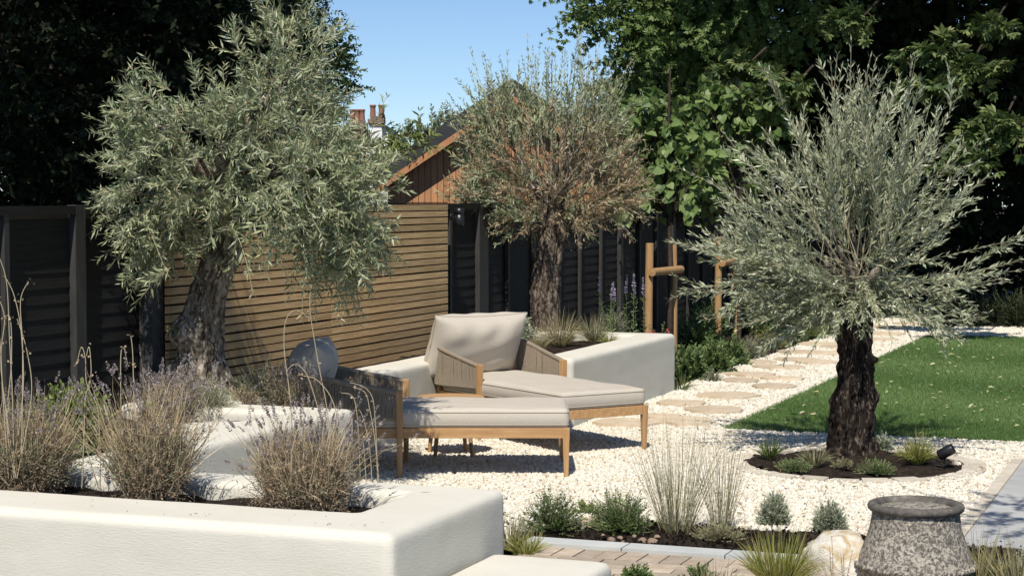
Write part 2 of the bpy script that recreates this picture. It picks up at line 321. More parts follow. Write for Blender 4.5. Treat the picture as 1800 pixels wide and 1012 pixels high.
def soil_obj(x0, x1, y0, y1, z, keep=None, amp=.012, step=.05, name='soil_bed'):
    keep = keep or (lambda a, b: a > -99)
    return gstruct(name, [grid_region(x0, x1, y0, y1, step, keep, bumpz(amp, 22))], M['soil'], z, smooth=True)
soil_obj(2.95, 4.7, -3.2, -1.6, .012, lambda t, s: in_ring(t, s, RR - .03), .015)
soil_obj(2.3, 6.0, -5.68, -4.93, .0, None, .012)
soil_obj(.05, 1.5, 1.55, 9.3, .0, None, .02, .08)
soil_obj(4.15, 9, -9.5, -5.15, -.0, None, .014, .08)
soil_obj(-3, 1.15, 9.2, 14.5, 0, None, .02, .12)
soil_obj(-3, 13, 12.5, 17, 0, None, .02, .15)

def gravel_nodes(name, density, smin, smax, material):
    g = bpy.data.node_groups.new(name, 'GeometryNodeTree')
    g.interface.new_socket('Geometry', in_out='INPUT', socket_type='NodeSocketGeometry')
    g.interface.new_socket('Geometry', in_out='OUTPUT', socket_type='NodeSocketGeometry')
    N = g.nodes; Lk = g.links.new; gi = N.new('NodeGroupInput'); go = N.new('NodeGroupOutput')
    d = N.new('GeometryNodeDistributePointsOnFaces'); d.inputs['Density'].default_value = density
    ic = N.new('GeometryNodeMeshIcoSphere'); ic.inputs['Radius'].default_value = .5; ic.inputs['Subdivisions'].default_value = 1
    ip = N.new('GeometryNodeInstanceOnPoints'); sm = N.new('GeometryNodeSetMaterial'); sm.inputs['Material'].default_value = material
    r1 = N.new('FunctionNodeRandomValue'); r1.data_type = 'FLOAT_VECTOR'; r1.inputs[0].default_value = (0, 0, 0); r1.inputs[1].default_value = (6.28, 6.28, 6.28)
    r2 = N.new('FunctionNodeRandomValue'); r2.data_type = 'FLOAT_VECTOR'; r2.inputs[0].default_value = (smin, smin * .8, smin * .6); r2.inputs[1].default_value = (smax * 1.25, smax, smax * .8)
    r2.inputs['Seed'].default_value = 5
    Lk(gi.outputs[0], d.inputs[0]); Lk(ic.outputs[0], sm.inputs[0]); Lk(sm.outputs[0], ip.inputs['Instance']); Lk(d.outputs[0], ip.inputs['Points'])
    Lk(r1.outputs[0], ip.inputs['Rotation']); Lk(r2.outputs[0], ip.inputs['Scale']); Lk(ip.outputs[0], go.inputs[0])
    return g
def stones(name, region, z, dens, a, b, m, label):
    o = gstruct(name, [region], m, z, kind='stuff', label=label, cat='gravel')
    md = o.modifiers.new('scatter', 'NODES'); md.node_group = gravel_nodes(name, dens, a, b, m); return o
PATHY = -1.0
stones('gravel_stones', grid_region(.6, 7, -7.4, 1.0, .05, gravel_mask), .008, 2700, .016, .036, M['gravel'], 'small angular white and cream limestone chippings covering the seating area and start of the path')
stones('gravel_stones', grid_region(.0, 7, 1.0, 12.7, .05, gravel_mask), .008, 1500, .02, .042, M['gravel'], 'white chippings on the far stretch of the path beside the lawn')
def litter(t, s): return (s > -5.66) & (s < -4.9)
stones('soil_crumbs', grid_region(2.35, 6.0, -5.66, -4.95, .1, lambda t, s: t > 0), .012, 420, .008, .03, M['soil'], 'dark crumbs of bark and soil in the long bed by the kerb')

# lawn blades
n = 230000
tt = R.uniform(0, 1, n); s_ = -1.0 + 10.2 * R.uniform(0, 1, n) ** 1.15; t_ = 2.64 + R.uniform(0, 1, n) * (2.6 + (s_ + 1) * .42)
P3 = np.stack([t_, s_, np.zeros(n)], -1); dd = norm(np.array([0, 0, 1.]) + R.normal(0, .38, (n, 3)) * np.array([1, 1, .1])); q = perp(dd)
Lb = R.uniform(.018, .034, n)[:, None]; wb = .0034
v = np.stack([P3 - q * wb / 2, P3 + q * wb / 2, P3 + dd * Lb], 1).reshape(-1, 3); f = np.arange(3 * n).reshape(-1, 3)
tone = np.clip(.5 + .25 * np.sin(s_ * 2.1 + t_ * 1.3) + R.normal(0, .25, n), 0, 1)
link('grass', mesh('grass', [(v, f)], M['lawn_blade'], rnd=tone), None, W(0, 0, .012), (0, 0, -A), label='short dense green turf of the artificial lawn', cat='grass', kind='stuff')
n = 420
b = np.stack([2.75 + R.uniform(0, 1, n) * 4.2, -0.9 + 9.6 * R.uniform(0, 1, n), R.uniform(.035, .045, n)], -1)
lv = leaves(b, R.normal(size=(n, 3)) * np.array([1, 1, .2]), R.uniform(.03, .075, n), R.uniform(.018, .035, n), OVAL, flat=.8)
link('fallen_leaves', mesh('fallen_leaves', [lv], M['fallen'], rnd=frnd([lv], 2)), None, W(0, 0, 0), (0, 0, -A), label='pale fallen leaves scattered over the green lawn', cat='leaves', kind='stuff')

n = 330
s__ = -4.9 + R.uniform(0, 1, n) ** 1.3 * 14; t__ = np.where(s__ < -1, R.uniform(1.6, 4.7, n), R.uniform(1.55, 2.6, n))
b = np.stack([t__, s__, R.uniform(.022, .032, n)], -1); lv = leaves(b, R.normal(size=(n, 3)) * np.array([1, 1, .3]), R.uniform(.02, .06, n), R.uniform(.008, .02, n), KITE, flat=.6)
link('leaf_litter', mesh('leaf_litter', [lv], M['olive_dry'], rnd=frnd([lv], 1)), None, W(0, 0, 0), (0, 0, -A), label='dry olive leaves and twigs fallen on the white gravel', cat='leaves', kind='stuff')
n = 90
b = np.stack([R.uniform(.5, 3.25, n), R.choice([-8.2, -7.4], n) + R.uniform(-.13, .08, n), np.full(n, .524)], -1); lv = leaves(b, R.normal(size=(n, 3)) * np.array([1, 1, .2]), R.uniform(.006, .02, n), R.uniform(.003, .006, n), KITE, flat=.7)
link('leaf_litter', mesh('leaf_litter', [lv], M['bark_dark'], rnd=frnd([lv], 1)), None, W(0, 0, 0), (0, 0, -A), label='dark crumbs of dead flowers on the top of the foreground planter', cat='leaves', kind='stuff')

# stepping stones, parts of the gravel
def flag(name, cx, cy, rx, ry, z0, h, m, parent, k=11, jag=.16):
    bm = bmesh.new(); ph = random.uniform(0, 6)
    vs = []
    for i in range(k):
        a = ph + i * 2 * PI / k; r = 1 + random.uniform(-jag, jag); vs.append(bm.verts.new((rx * r * math.cos(a), ry * r * math.sin(a), 0)))
    fc = bm.faces.new(vs); e = bmesh.ops.extrude_face_region(bm, geom=[fc])
    for v_ in e['geom']:
        if isinstance(v_, bmesh.types.BMVert): v_.co.z += h; v_.co.x *= .97; v_.co.y *= .97
    bmesh.ops.recalc_face_normals(bm, faces=bm.faces)
    me = bpy.data.meshes.new(name); bm.to_mesh(me); bm.free(); me.materials.append(m); me.polygons.foreach_set('use_smooth', np.zeros(len(me.polygons), dtype=bool))
    return link(name, me, parent, (cx, cy, z0), (random.uniform(-.015, .015), random.uniform(-.015, .015), 0))
for px, py, wd in [(1102, 748, 100), (1235, 747, 95), (1160, 737, 60), (1196, 713, 72), (1254, 725, 80), (1279, 700, 92), (1362, 683, 66), (1302, 673, 60), (1317, 662, 70), (1372, 669, 66),
                   (1374, 649, 74), (1400, 636, 66), (1410, 622, 62), (1440, 640, 60), (1330, 640, 55), (1450, 624, 56), (1480, 612, 60), (1440, 608, 60), (1555, 590, 60), (1545, 600, 56), (1500, 590, 50), (1560, 578, 46), (1600, 572, 46)]:
    p = at(px, py); s, t = ST(p); r = wd / 2 * p.y / F * 1.3
    if t > 2.4: t = 2.3
    flag('stepping_stone', t, s, r * .98, r * .95, -.02, .056, M['flag'], g0)
# ring of setts round the tree bed: parts of one edging
edg = garden('bed_edging', 'ring of pale sandstone setts round the foot of the dark trunked olive tree', 'edging', RC[0], RC[1])
k = 24
for i in range(k):
    a0 = i * 2 * PI / k; a0 += random.uniform(-.012, .012); a1 = a0 + 2 * PI / k - .035; r0, r1 = RR - .02 + random.uniform(-.01, .01), RR + .12 + random.uniform(-.014, .014); h = .022 + random.uniform(-.007, .007)
    pts = [(r0 * math.cos(a0), r0 * math.sin(a0)), (r0 * math.cos(a1), r0 * math.sin(a1)), (r1 * math.cos(a1), r1 * math.sin(a1)), (r1 * math.cos(a0), r1 * math.sin(a0))]
    v = [(x, y, -.02) for x, y in pts] + [(x, y, h) for x, y in pts]; f = BOXF[:, ::-1]
    link('sett', mesh('sett', [(v, f)], M['sett']), edg)
# patio at the right: slabs with a border course
pat = gstruct('patio', [box(4.77, 9, -5.1, 1.2, -.06, .012)], M['joint'], .0)
for i in range(20):
    s0 = -5.1 + i * .212
    link('border_sett', mesh('border_sett', [box(4.775, 4.872, s0 + .003, s0 + .209, -.03, .017 + random.uniform(-.001, .001))], M['sett']), pat)
for i in range(7):
    for j in range(5):
        x0 = 4.880 + j * .605; y0 = -5.1 + i * .905 + (-.45 if j % 2 else 0)
        link('slab', mesh('slab', [box(x0, x0 + .600, y0, y0 + .900, -.03, .018 + random.uniform(-.001, .001))], M['slab']), pat)
# brick path in front, with a grey kerb
kp = gstruct('kerb', [box(2.86, 4.9, -5.84, -5.67, -.05, .0)], M['joint'], .0)
for i in range(4):
    link('kerb_stone', mesh('kerb_stone', [box(2.87 + i * .51, 2.87 + i * .51 + .503, -5.83, -5.68, -.0, .024)], M['kerb']), kp)
bp_ = gstruct('brick_paving', [box(2.95, 4.9, -7.45, -5.845, -.06, -.002)], M['joint'], .0)
y = -5.86
for row in range(13):
    hh = .205 if row % 4 == 0 else .098
    off = 0 if row % 4 == 0 else random.choice([0, .05, .1])
    x = 3.0 - off; bw = .098 if row % 4 == 0 else .205
    while x < 4.85:
        link('brick', mesh('brick', [box(max(x, 2.83), min(x + bw, 4.88), y - hh, y, -.002, .014 + random.uniform(-.002, .002))], M['brick']), bp_)
        x += bw + .008
    y -= hh + .008
    if y < -7.4: break

# ------------------------------------------------------------------ rendered walls
def wall(name, label, cat, outline, z1, group=None, holes=(), vox=.018):
    s0 = min(p[0] for p in outline); t0 = min(p[1] for p in outline)
    th = garden(name, label, cat, s0, t0, 0, group)
    bm = bmesh.new(); lv = [bm.verts.new((t - t0, s - s0, -.05)) for s, t in outline]
    fc = bm.faces.new(lv); e = bmesh.ops.extrude_face_region(bm, geom=[fc])
    bmesh.ops.translate(bm, vec=(0, 0, z1 + .05), verts=[g for g in e['geom'] if isinstance(g, bmesh.types.BMVert)])
    bmesh.ops.recalc_face_normals(bm, faces=bm.faces)
    ed = [x for x in bm.edges if not (x.verts[0].co.z < 0 and x.verts[1].co.z < 0)]
    bmesh.ops.bevel(bm, geom=ed, offset=.034, segments=4, affect='EDGES', profile=.5)
    me = bpy.data.meshes.new('render_body'); bm.to_mesh(me); bm.free(); me.materials.append(M['render'])
    o = link('wall_body', me, th)
    rm = o.modifiers.new('voxel', 'REMESH'); rm.mode = 'VOXEL'; rm.voxel_size = vox; rm.use_smooth_shade = True
    sm = o.modifiers.new('smooth', 'SMOOTH'); sm.iterations = 2; sm.factor = .5
    for sz, st in ((.45, .006), (.09, .002)):
        tx = bpy.data.textures.new('plaster', 'CLOUDS'); tx.noise_scale = sz; dm = o.modifiers.new('plaster', 'DISPLACE'); dm.texture = tx; dm.strength = st; dm.mid_level = .5; dm.texture_coords = 'LOCAL'
    return th
WT = .52
wall('raised_planter', 'long white rendered planter in the foreground with lavender growing in it', 'planter',
     [(-8.41, -.3), (-8.41, 3.34), (-7.28, 3.34), (-7.28, -.3), (-7.52, -.3), (-7.52, 3.0), (-8.0, 3.0), (-8.0, -.3)], WT)
wall('raised_planter', 'white rendered planter wall round the big leaning olive tree', 'planter',
     [(-7.26, 1.5), (-4.85, 1.5), (-4.85, .12), (-5.12, .12), (-5.12, 1.2), (-5.55, 1.2), (-5.84, .76), (-6.02, .80), (-6.30, 1.17), (-7.26, 1.17)], WT)
wall('raised_planter', 'low white rendered wall along the slatted screen that widens into the far planter', 'planter',
     [(-4.83, .40), (-4.83, .70), (-1.30, .70), (-1.30, 1.58), (1.5, 1.58), (1.5, .12), (1.2, .12), (1.2, 1.28), (-1.02, 1.28), (-1.02, .40)], WT)
wall('low_wall', 'low white rendered wall end beside the foreground planter', 'wall', [(-9.2, 3.36), (-9.2, 3.87), (-7.5, 3.87), (-7.5, 3.36)], .30)
soil_obj(-.2, 2.98, -7.99, -7.53, .455, None, .012)
soil_obj(.1, 1.19, -7.26, -4.87, .445, None, .012)
soil_obj(.05, .42, -4.85, -1.02, .44, None, .01)
soil_obj(.05, 1.27, -1.02, 1.2, .455, None, .012)

# ------------------------------------------------------------------ black fence
PS = [.98 + 2.07 * i for i in range(-5, 7)]
FT = 1.664
def fence(label, s0, s1, posts, battens):
    th = garden('timber_fence', label, 'fence', s0, -.1)
    for p in posts:
        me = mesh('post', [box(.0, .055, -.05, .05, -.05, FT + .0), ], M['trim']); link('post', me, th, (0, p - s0, 0))
    for p in battens:
        link('batten', mesh('batten', [box(.02, .05, -.022, .022, .02, FT - .05)], M['trim']), th, (0, p - s0, 0))
    ps = sorted(posts)
    for a, b_ in zip(ps[:-1], ps[1:]):
        L = b_ - a - .1
        link('rail', mesh('rail', [box(.02, .056, 0, L, FT - .055, FT - .005)], M['black']), th, (0, a - s0 + .05, 0))
        nb = 19; me = None
        if me is None:
            me = mesh('board', [(np.array([[-.002, 0, 0], [.013, 0, 0], [.013, L, 0], [-.002, L, 0], [-.002, 0, .088], [.006, 0, .088], [.006, L, .088], [-.002, L, .088]]), BOXF)], M['black'])
        for i in range(nb):
            link('board', me, th, (random.uniform(-.001, .001), a - s0 + .05, i * .0855 + .0 + random.uniform(-.001, .001)), (random.uniform(-.0012, .0012), 0, 0))
    return th
def bat(ps): return [x for p in ps[:-1] for x in (p + .69, p + 1.38)]
LP = [PS[0], PS[1], PS[2], PS[3], PS[4], PS[5]]
fence('black painted timber fence behind the leaning olive tree and the slatted screen', LP[0], LP[-1], LP, bat(LP))
RP = PS[5:]
fence('black painted timber fence with upright battens running away behind the staked young trees', RP[0], RP[-1], [p + (.0 if i else .11) for i, p in enumerate(RP)], bat(RP))

# ------------------------------------------------------------------ slatted cedar screen
scr = garden('slatted_screen', 'cedar screen of horizontal slats behind the loungers', 'screen', -4.42, .0)
pit = .0553; ns = 30
for i in range(ns):
    z = FT - .002 - (i + 1) * pit + random.uniform(-.0012, .0012)
    for a, b_ in ((0, 2.238), (2.242, 4.42)):
        tl = random.uniform(-.0009, .0009)
        me = mesh('slat', [box(.012, .040, 0, b_ - a, 0, .0445 + random.uniform(-.002, .0015))], M['slat'])
        link('slat', me, scr, (random.uniform(-.001, .001), a, z), (tl, 0, 0))
for y in (.02, .62, 1.3, 1.95, 2.24, 2.9, 3.55, 4.36):
    link('batten', mesh('batten', [box(-.028, .010, -.02, .02, .0, FT - .01)], M['black']), scr, (0, y, 0))
link('end_post', mesh('end_post', [box(-.06, .006, -.135, -.004, 0, FT - .004)], M['post_grey']), scr)
link('capping', mesh('capping', [box(-.03, .040, 0, 4.42, FT - .001, FT + .006)], M['black']), scr)

# wall lights
def lathe(prof, k=24):
    v = []; 
    for r, z in prof:
        for i in range(k): v.append((r * math.cos(2 * PI * i / k), r * math.sin(2 * PI * i / k), z))
    idx = np.arange(len(prof) * k).reshape(len(prof), k); n2 = np.roll(idx, -1, 1)
    return np.array(v), np.stack([idx[:-1], n2[:-1], n2[1:], idx[1:]], -1).reshape(-1, 4)
def wall_light(s, t, z, label):
    th = garden('wall_light', label, 'light', s, t, z, 'cylinder lights along the fence')
    link('light_body', mesh('light_body', [lathe([(0, -.075), (.034, -.075), (.04, -.07), (.04, .01), (.036, .012), (.036, .02), (.04, .022), (.04, .07), (.0, .072)])], M['metal_black'], True), th, (.075, 0, 0))
    link('bracket', mesh('bracket', [box(0, .045, -.014, .014, -.014, .014)], M['metal_black']), th)
    link('back_plate', mesh('back_plate', [lathe([(0, 0), (.032, 0), (.032, .012), (0, .012)])], M['metal_black'], True), th, (0, 0, 0), (0, PI / 2, 0))
wall_light(.12, .02, 1.55, 'black cylinder light at the right end of the slatted screen')
p = atY(1120, 390, 20.2); s, _ = ST(p); wall_light(5.42, -.01, 1.44, 'black cylinder light on the fence above the nearer pair of stakes')
wall_light(7.55, -.01, 1.44, 'black cylinder light on the fence between the two pairs of stakes')

# ------------------------------------------------------------------ chaise loungers
def cushion(L, Wd, h, rc=.05, puff=.012, nx=44, ny=24, top=1.0):
    """rounded slab cushion centred in x/y, base z=0"""
    X, Y = np.meshgrid(np.linspace(-1, 1, nx), np.linspace(-1, 1, ny), indexing='ij')
    def sq(a, p=.5): return np.sign(a) * (1 - (1 - np.abs(a)) ** 1.6)
    X = sq(X); Y = sq(Y)
    lx, ly = L / 2, Wd / 2
    # distance from the rim in metres
    dx = lx * (1 - np.abs(X)); dy = ly * (1 - np.abs(Y)); e = np.minimum(dx, dy)
    prof = np.sqrt(np.clip(1 - (1 - np.clip(e / .035, 0, 1)) ** 2, 0, 1))
    wr = .004 * np.sin(X * 9 + Y * 5) * np.sin(Y * 7 - X * 3)
    zt = h - .022 + .022 * prof + puff * (1 - np.abs(X) ** 3) * (1 - np.abs(Y) ** 3) + wr * prof
    zb = .018 - .018 * prof
    cx = lx * X; cy = ly * Y
    # soften corners in plan
    cr = .04; ax = np.abs(cx) - (lx - cr); ay = np.abs(cy) - (ly - cr); m = (ax > 0) & (ay > 0); d = np.sqrt(np.clip(ax, 0, 9) ** 2 + np.clip(ay, 0, 9) ** 2); k = np.where(m & (d > cr), cr / np.maximum(d, 1e-6), 1)
    cx = np.where(m, np.sign(cx) * ((lx - cr) + ax * k), cx); cy = np.where(m, np.sign(cy) * ((ly - cr) + ay * k), cy)
    vt = np.stack([cx, cy, zt], -1).reshape(-1, 3); vb = np.stack([cx, cy, zb], -1).reshape(-1, 3)
    idx = np.arange(nx * ny).reshape(nx, ny); f1 = np.stack([idx[:-1, :-1], idx[1:, :-1], idx[1:, 1:], idx[:-1, 1:]], -1).reshape(-1, 4); f2 = f1[:, ::-1] + nx * ny
    ring = np.concatenate([idx[:, 0], idx[-1, 1:], idx[-2::-1, -1], idx[0, -2:0:-1]]); r2 = np.roll(ring, -1)
    zmid = []
    rv = vt[ring]; bulge = rv.copy(); bulge[:, 2] = h * .5; bulge[:, :2] *= np.array([1 + .006 / lx, 1 + .006 / ly])
    n0 = 2 * nx * ny; bi = np.arange(len(ring)) + n0; b2 = np.roll(bi, -1)
    f3 = np.stack([ring, bi, b2, r2], -1); f4 = np.stack([bi, ring + nx * ny, r2 + nx * ny, b2], -1)
    return np.concatenate([vt, vb, bulge]), np.concatenate([f1, f2, f3, f4]), rv, vb[ring]
def pip(ring, r=.004):
    P = np.concatenate([ring, ring[:1]])[None]; return tubes(P, r, r, 6)
def pillow(Wd, Hh, th):
    n = 34; a = np.linspace(-1, 1, n); X, Y = np.meshgrid(a, a, indexing='ij')
    pin = .055; k = 1 - pin * (1 - np.abs(Y) ** 2) * 0
    ex = X * (Wd / 2) * (1 - .05 * (1 - Y ** 2) + .02); ey = Y * (Hh / 2) * (1 - .07 * (1 - X ** 2) + .03)
    t = th / 2 * (np.clip(1 - np.abs(X) ** 3.2, 0, 1) * np.clip(1 - np.abs(Y) ** 3.2, 0, 1)) ** .5
    wr = .010 * np.sin(X * 11 + 2 * Y) * np.exp(-((np.abs(Y) - .8) / .3) ** 2) * np.sqrt(np.clip(t / th * 2, 0, 1)) + .007 * np.sin(X * 4 + Y * 9)*t/th
    f_ = np.stack([ex, t + .012 + wr, ey], -1).reshape(-1, 3); bk = np.stack([ex, -t - .012 - wr, ey], -1).reshape(-1, 3)
    idx = np.arange(n * n).reshape(n, n); f1 = np.stack([idx[:-1, :-1], idx[:-1, 1:], idx[1:, 1:], idx[1:, :-1]], -1).reshape(-1, 4); f2 = f1[:, ::-1] + n * n
    ring = np.concatenate([idx[:, 0], idx[-1, 1:], idx[-2::-1, -1], idx[0, -2:0:-1]]); r2 = np.roll(ring, -1)
    f3 = np.stack([ring, r2, r2 + n * n, ring + n * n], -1)
    vv = np.concatenate([f_, bk]); rm = (f_[ring] + bk[ring]) / 2
    return vv, np.concatenate([f1, f2, f3]), rm
# local frame: +x towards the foot end, y across (-.35 .. .35), z up, origin at the ground in the middle of the arm posts
def chaise(label, loc, rz, px_=-.47, pz=.215, tilt=-.30, py_=0):
    th = thing('lounge_chair', label, 'lounger', loc, rz, 'teak and rope chaise loungers on the gravel')
    hw, LF, LB = .355, 1.03, -.66; ft = .315
    for sy in (-1, 1):
        link('leg', bevbox('leg', (.044, .044, ft), M['teak'], .006, 2, .62), th, (LF - .022, sy * (hw - .022), 0))
        link('arm_post', bevbox('arm_post', (.042, .046, .545), M['teak'], .007, 2, .72), th, (0, sy * (hw - .002), 0), (0, 0, 0))
        link('leg', bevbox('leg', (.040, .040, .56), M['teak'], .006, 2, .7), th, (LB + .06, sy * (hw - .04), 0), (0, -.03, 0))
        link('side_rail', bevbox('side_rail', (LF - LB - .12, .026, .062), M['teakx'], .004), th, ((LF + LB) / 2 + .02, sy * (hw - .03), ft - .064))
    link('foot_rail', bevbox('foot_rail', (.026, 2 * hw - .09, .062), M['teakx'], .004), th, (LF - .02, 0, ft - .064))
    link('back_rail', bevbox('back_rail', (.026, 2 * hw - .1, .062), M['teakx'], .004), th, (LB + .06, 0, ft - .064))
    for i in range(9): link('seat_slat', bevbox('seat_slat', (.06, 2 * hw - .08, .014), M['teakx'], .002), th, (LB + .2 + i * .18, 0, ft - .022))
    # rope arms and back: an outline path seen from above, top rail height rising to the back
    path = [(-.01, -hw - .004, .53), (-.25, -hw - .02, .575), (-.5, -hw - .03, .625), (-.62, -hw + .0, .65), (-.685, -hw + .07, .665), (-.70, -.15, .675), (-.70, .15, .675), (-.685, hw - .07, .665), (-.62, hw, .65), (-.5, hw + .03, .625), (-.25, hw + .02, .575), (-.01, hw + .004, .53)]
    top = np.array(path); v, f = tube1(path, [.017] * len(path), 10)
    link('top_rail', mesh('top_rail', [(v, f)], M['rope'], True), th)
    low = top.copy(); low[:, 2] = np.interp(np.abs(top[:, 0]), [0, .7], [.375, .36]); low[:, 0] *= .97; v, f = tube1(low.tolist(), [.011] * len(low), 8)
    link('lower_rail', mesh('lower_rail', [(v, f)], M['rope'], True), th)
    seg = np.linalg.norm(np.diff(top, axis=0), axis=1); cum = np.concatenate([[0], np.cumsum(seg)]); nn = 230
    u = np.linspace(.012, cum[-1] - .012, nn); T = np.stack([np.interp(u, cum, top[:, i]) for i in range(3)], -1); B = np.stack([np.interp(u, cum, low[:, i]) for i in range(3)], -1)
    jit = R.normal(0, .0015, (nn, 3)); outw = norm(np.stack([np.zeros(nn), T[:, 1], np.zeros(nn)], -1)) * .0
    lay = []
    for k_ in (-1, 1):
        P = np.stack([T + jit * .5, (T + B) / 2 + jit, B], 1); nrm = np.stack([-np.gradient(T[:, 1]), np.gradient(T[:, 0]), np.zeros(nn)], -1); P = P + norm(nrm)[:, None] * .009 * k_
        if k_ == 1: P[:, :, :] += np.roll(T, -1, 0)[:, None] * .0
        lay.append(tubes(P, .0042, .0042, 5))
    link('rope_weave', mesh('rope_weave', lay, M['rope'], True), th, kind='stuff')
    v, f, r1, r2 = cushion(LF - LB - .12, 2 * hw - .03, .118)
    o = link('seat_cushion', mesh('seat_cushion', [(v, f)], M['fabric'], True), th, ((LF + LB) / 2 + .055, 0, ft - .004))
    q1, q2 = r1.copy(), r2.copy(); q1[:, 2] += .001; q2[:, 2] += .004
    link('piping', mesh('piping', [pip(q1), pip(q2)], M['piping'], True), o)
    v, f, rm = pillow(.76, .49, .28)
    o = link('back_cushion', mesh('back_cushion', [(v, f)], M['fabric'], True), th, (px_, py_, ft + .118 + pz), (tilt, 0, -PI / 2))
    link('piping', mesh('piping', [pip(rm, .005)], M['piping'], True), o)
    return th
chaise('nearer lounger, its back half in leaf shade, beside the planter wall', (-.68, 11.65, .0), 0, -.60, .15, -.42)
chaise('farther lounger with its backrest in full sun against the low white wall', (.07, 13.27, 0), math.atan2(-.845, .535), -.57, .20, -.46, -.05)

# round teak side table
p = at(792, 802)
tb = thing('side_table', 'small round teak side table between the two loungers', 'table', (-.405, 12.32, 0), .2)
link('table_top', mesh('table_top', [lathe([(0, .372), (.215, .372), (.228, .38), (.228, .392), (.222, .398), (0, .398)], 40)], M['teakx']), tb)
link('apron', mesh('apron', [lathe([(.15, .34), (.15, .372), (.135, .372), (.135, .34), (.15, .34)], 32)], M['teak']), tb)
for i in range(4):
    a = PI / 4 + i * PI / 2; P = np.array([[[.13 * math.cos(a), .13 * math.sin(a), .372], [.175 * math.cos(a), .175 * math.sin(a), 0]]])
    link('leg', mesh('leg', [tubes(P, .019, .012, 10)], M['teak'], True), tb)

# ------------------------------------------------------------------ olive trees
def gnarly(pts, rads, sides, bumps=(), amp=.1, seed=0, fl=2.0):
    v, f = tube1(pts, rads, sides, 14 if sides > 30 else 6); out = []
    pts = np.array(pts); c = np.repeat(v.reshape(-1, sides, 3).mean(1), sides, 0); n_ = norm(v - c); rad = np.linalg.norm(v - c, axis=1)
    zr = v[:, 2]; th = np.tile(np.arange(sides) * 2 * PI / sides, len(v) // sides)
    for i in range(len(v)):
        p = v[i]; q = Vector((n_[i][0] * fl + seed, n_[i][1] * fl, p[2] * 2.2))
        d = amp * (abs(noise.noise(q)) * -2.2 + .5 + .6 * noise.noise(q * 2.7) + .45 * noise.noise(q * 6) + .4 * noise.noise(q * 14))
        out.append(d * rad[i])
    v = v + n_ * np.array(out)[:, None]
    for (bp, br, ba) in bumps:
        dist = np.linalg.norm(v - np.array(bp), axis=1); v = v + n_ * (ba * np.exp(-(dist / br) ** 2))[:, None]
    return v, f
def limbs(th, start, targets, r0, m, r1=.008, name='limb', joined=True):
    P = []
    for tg in targets:
        s = np.array(start) + R.normal(0, .03, 3); tg = np.array(tg); mid = (s + tg) / 2 + R.normal(0, .08, 3) * np.linalg.norm(tg - s) + np.array([0, 0, .05])
        t = np.linspace(0, 1, 9)[:, None]; P.append((1 - t) ** 2 * s + 2 * t * (1 - t) * mid + t * t * tg)
    return tubes(np.array(P), r0, r1, 6)

def foliage(name, th, shoots_, m, mt, tw, M_, L, Wd, r=.0016, ang=.75, u0=.1, tmpl=KITE, per=1, flat=0., pair=True):
    lf = leaf_on(shoots_, M_, L, Wd, u0, ang, tmpl, pair, flat)
    link(name, mesh(name, [lf], m, rnd=frnd([lf], per)), th, kind='stuff')
    if tw is not None: tw.append(tubes(shoots_, r * 1.6, r * .7, 3))

# olive one: leaning, bushy
Z1 = 11.35; B1 = atY(362, 690, Z1); B1.z = .44
o1 = thing('olive_tree', 'big bushy olive tree with a pale leaning trunk in front of the slatted screen', 'tree', B1)
def L1(px, py, Y=Z1): p = atY(px, py, Y) - B1; return np.array(p)
v, f = gnarly([L1(340, 720), L1(346, 668), L1(353, 620), L1(352, 580), L1(362, 530), L1(378, 485), L1(392, 440), L1(400, 400), L1(398, 360, 11.2)], [.24, .19, .125, .13, .108, .10, .10, .11, .09], 96,
              [(L1(325, 588, Z1 - .08), .075, .095), (L1(385, 600, Z1 - .12), .05, .02), (L1(310, 655, Z1 - .1), .10, .07), (L1(385, 560, Z1 - .1), .05, .02), (L1(400, 665, Z1), .08, .04)], .24, 3.)
link('trunk', mesh('trunk', [(v, f)], M['bark'], True), o1)
tw = []
EL1 = [((385, 270), (150, 120), .75, 10.95), ((505, 120), (74, 95), .45, 11), ((578, 300), (80, 80), .5, 10.5), ((585, 415), (75, 80), .45, 10.6), ((270, 360), (70, 90), .5, 11), ((250, 230), (55, 60), .4, 11), ((395, 335), (110, 50), .7, 10.9), ((615, 320), (40, 40), .35, 10.4), ((480, 210), (125, 100), .7, 10.9), ((300, 420), (55, 40), .35, 11), ((250, 300), (55, 80), .45, 11), ((450, 400), (90, 40), .5, 10.7), ((615, 430), (40, 55), .35, 10.5), ((520, 330), (80, 80), .5, 10.3), ((615, 385), (35, 50), .3, 10.4)]
cnt = [210, 80, 115, 110, 85, 48, 90, 40, 150, 34, 42, 22, 40, 90, 30]
S, D, Ls, Sg = [], [], [], []
for (c, r, dy, Ye), k in zip(EL1, cnt):
    c3 = L1(c[0], c[1], Ye); cc = L1(410, 260, Ye); rr = np.array([r[0] / 298, dy, r[1] / 298]); p = ell(k, c3, rr * .80, .5); S.append(p)
    d = norm(norm(p - c3) * .8 + norm(p - cc) * .5 + R.normal(0, .55, (k, 3)) + np.array([0, 0, .1])); D.append(d); low = p[:, 2] < L1(0, 330)[2]
    Ls.append(R.uniform(.12, .28, k)); Sg.append(np.where(low, R.uniform(-.5, -.05, k), R.uniform(-.3, .35, k)))
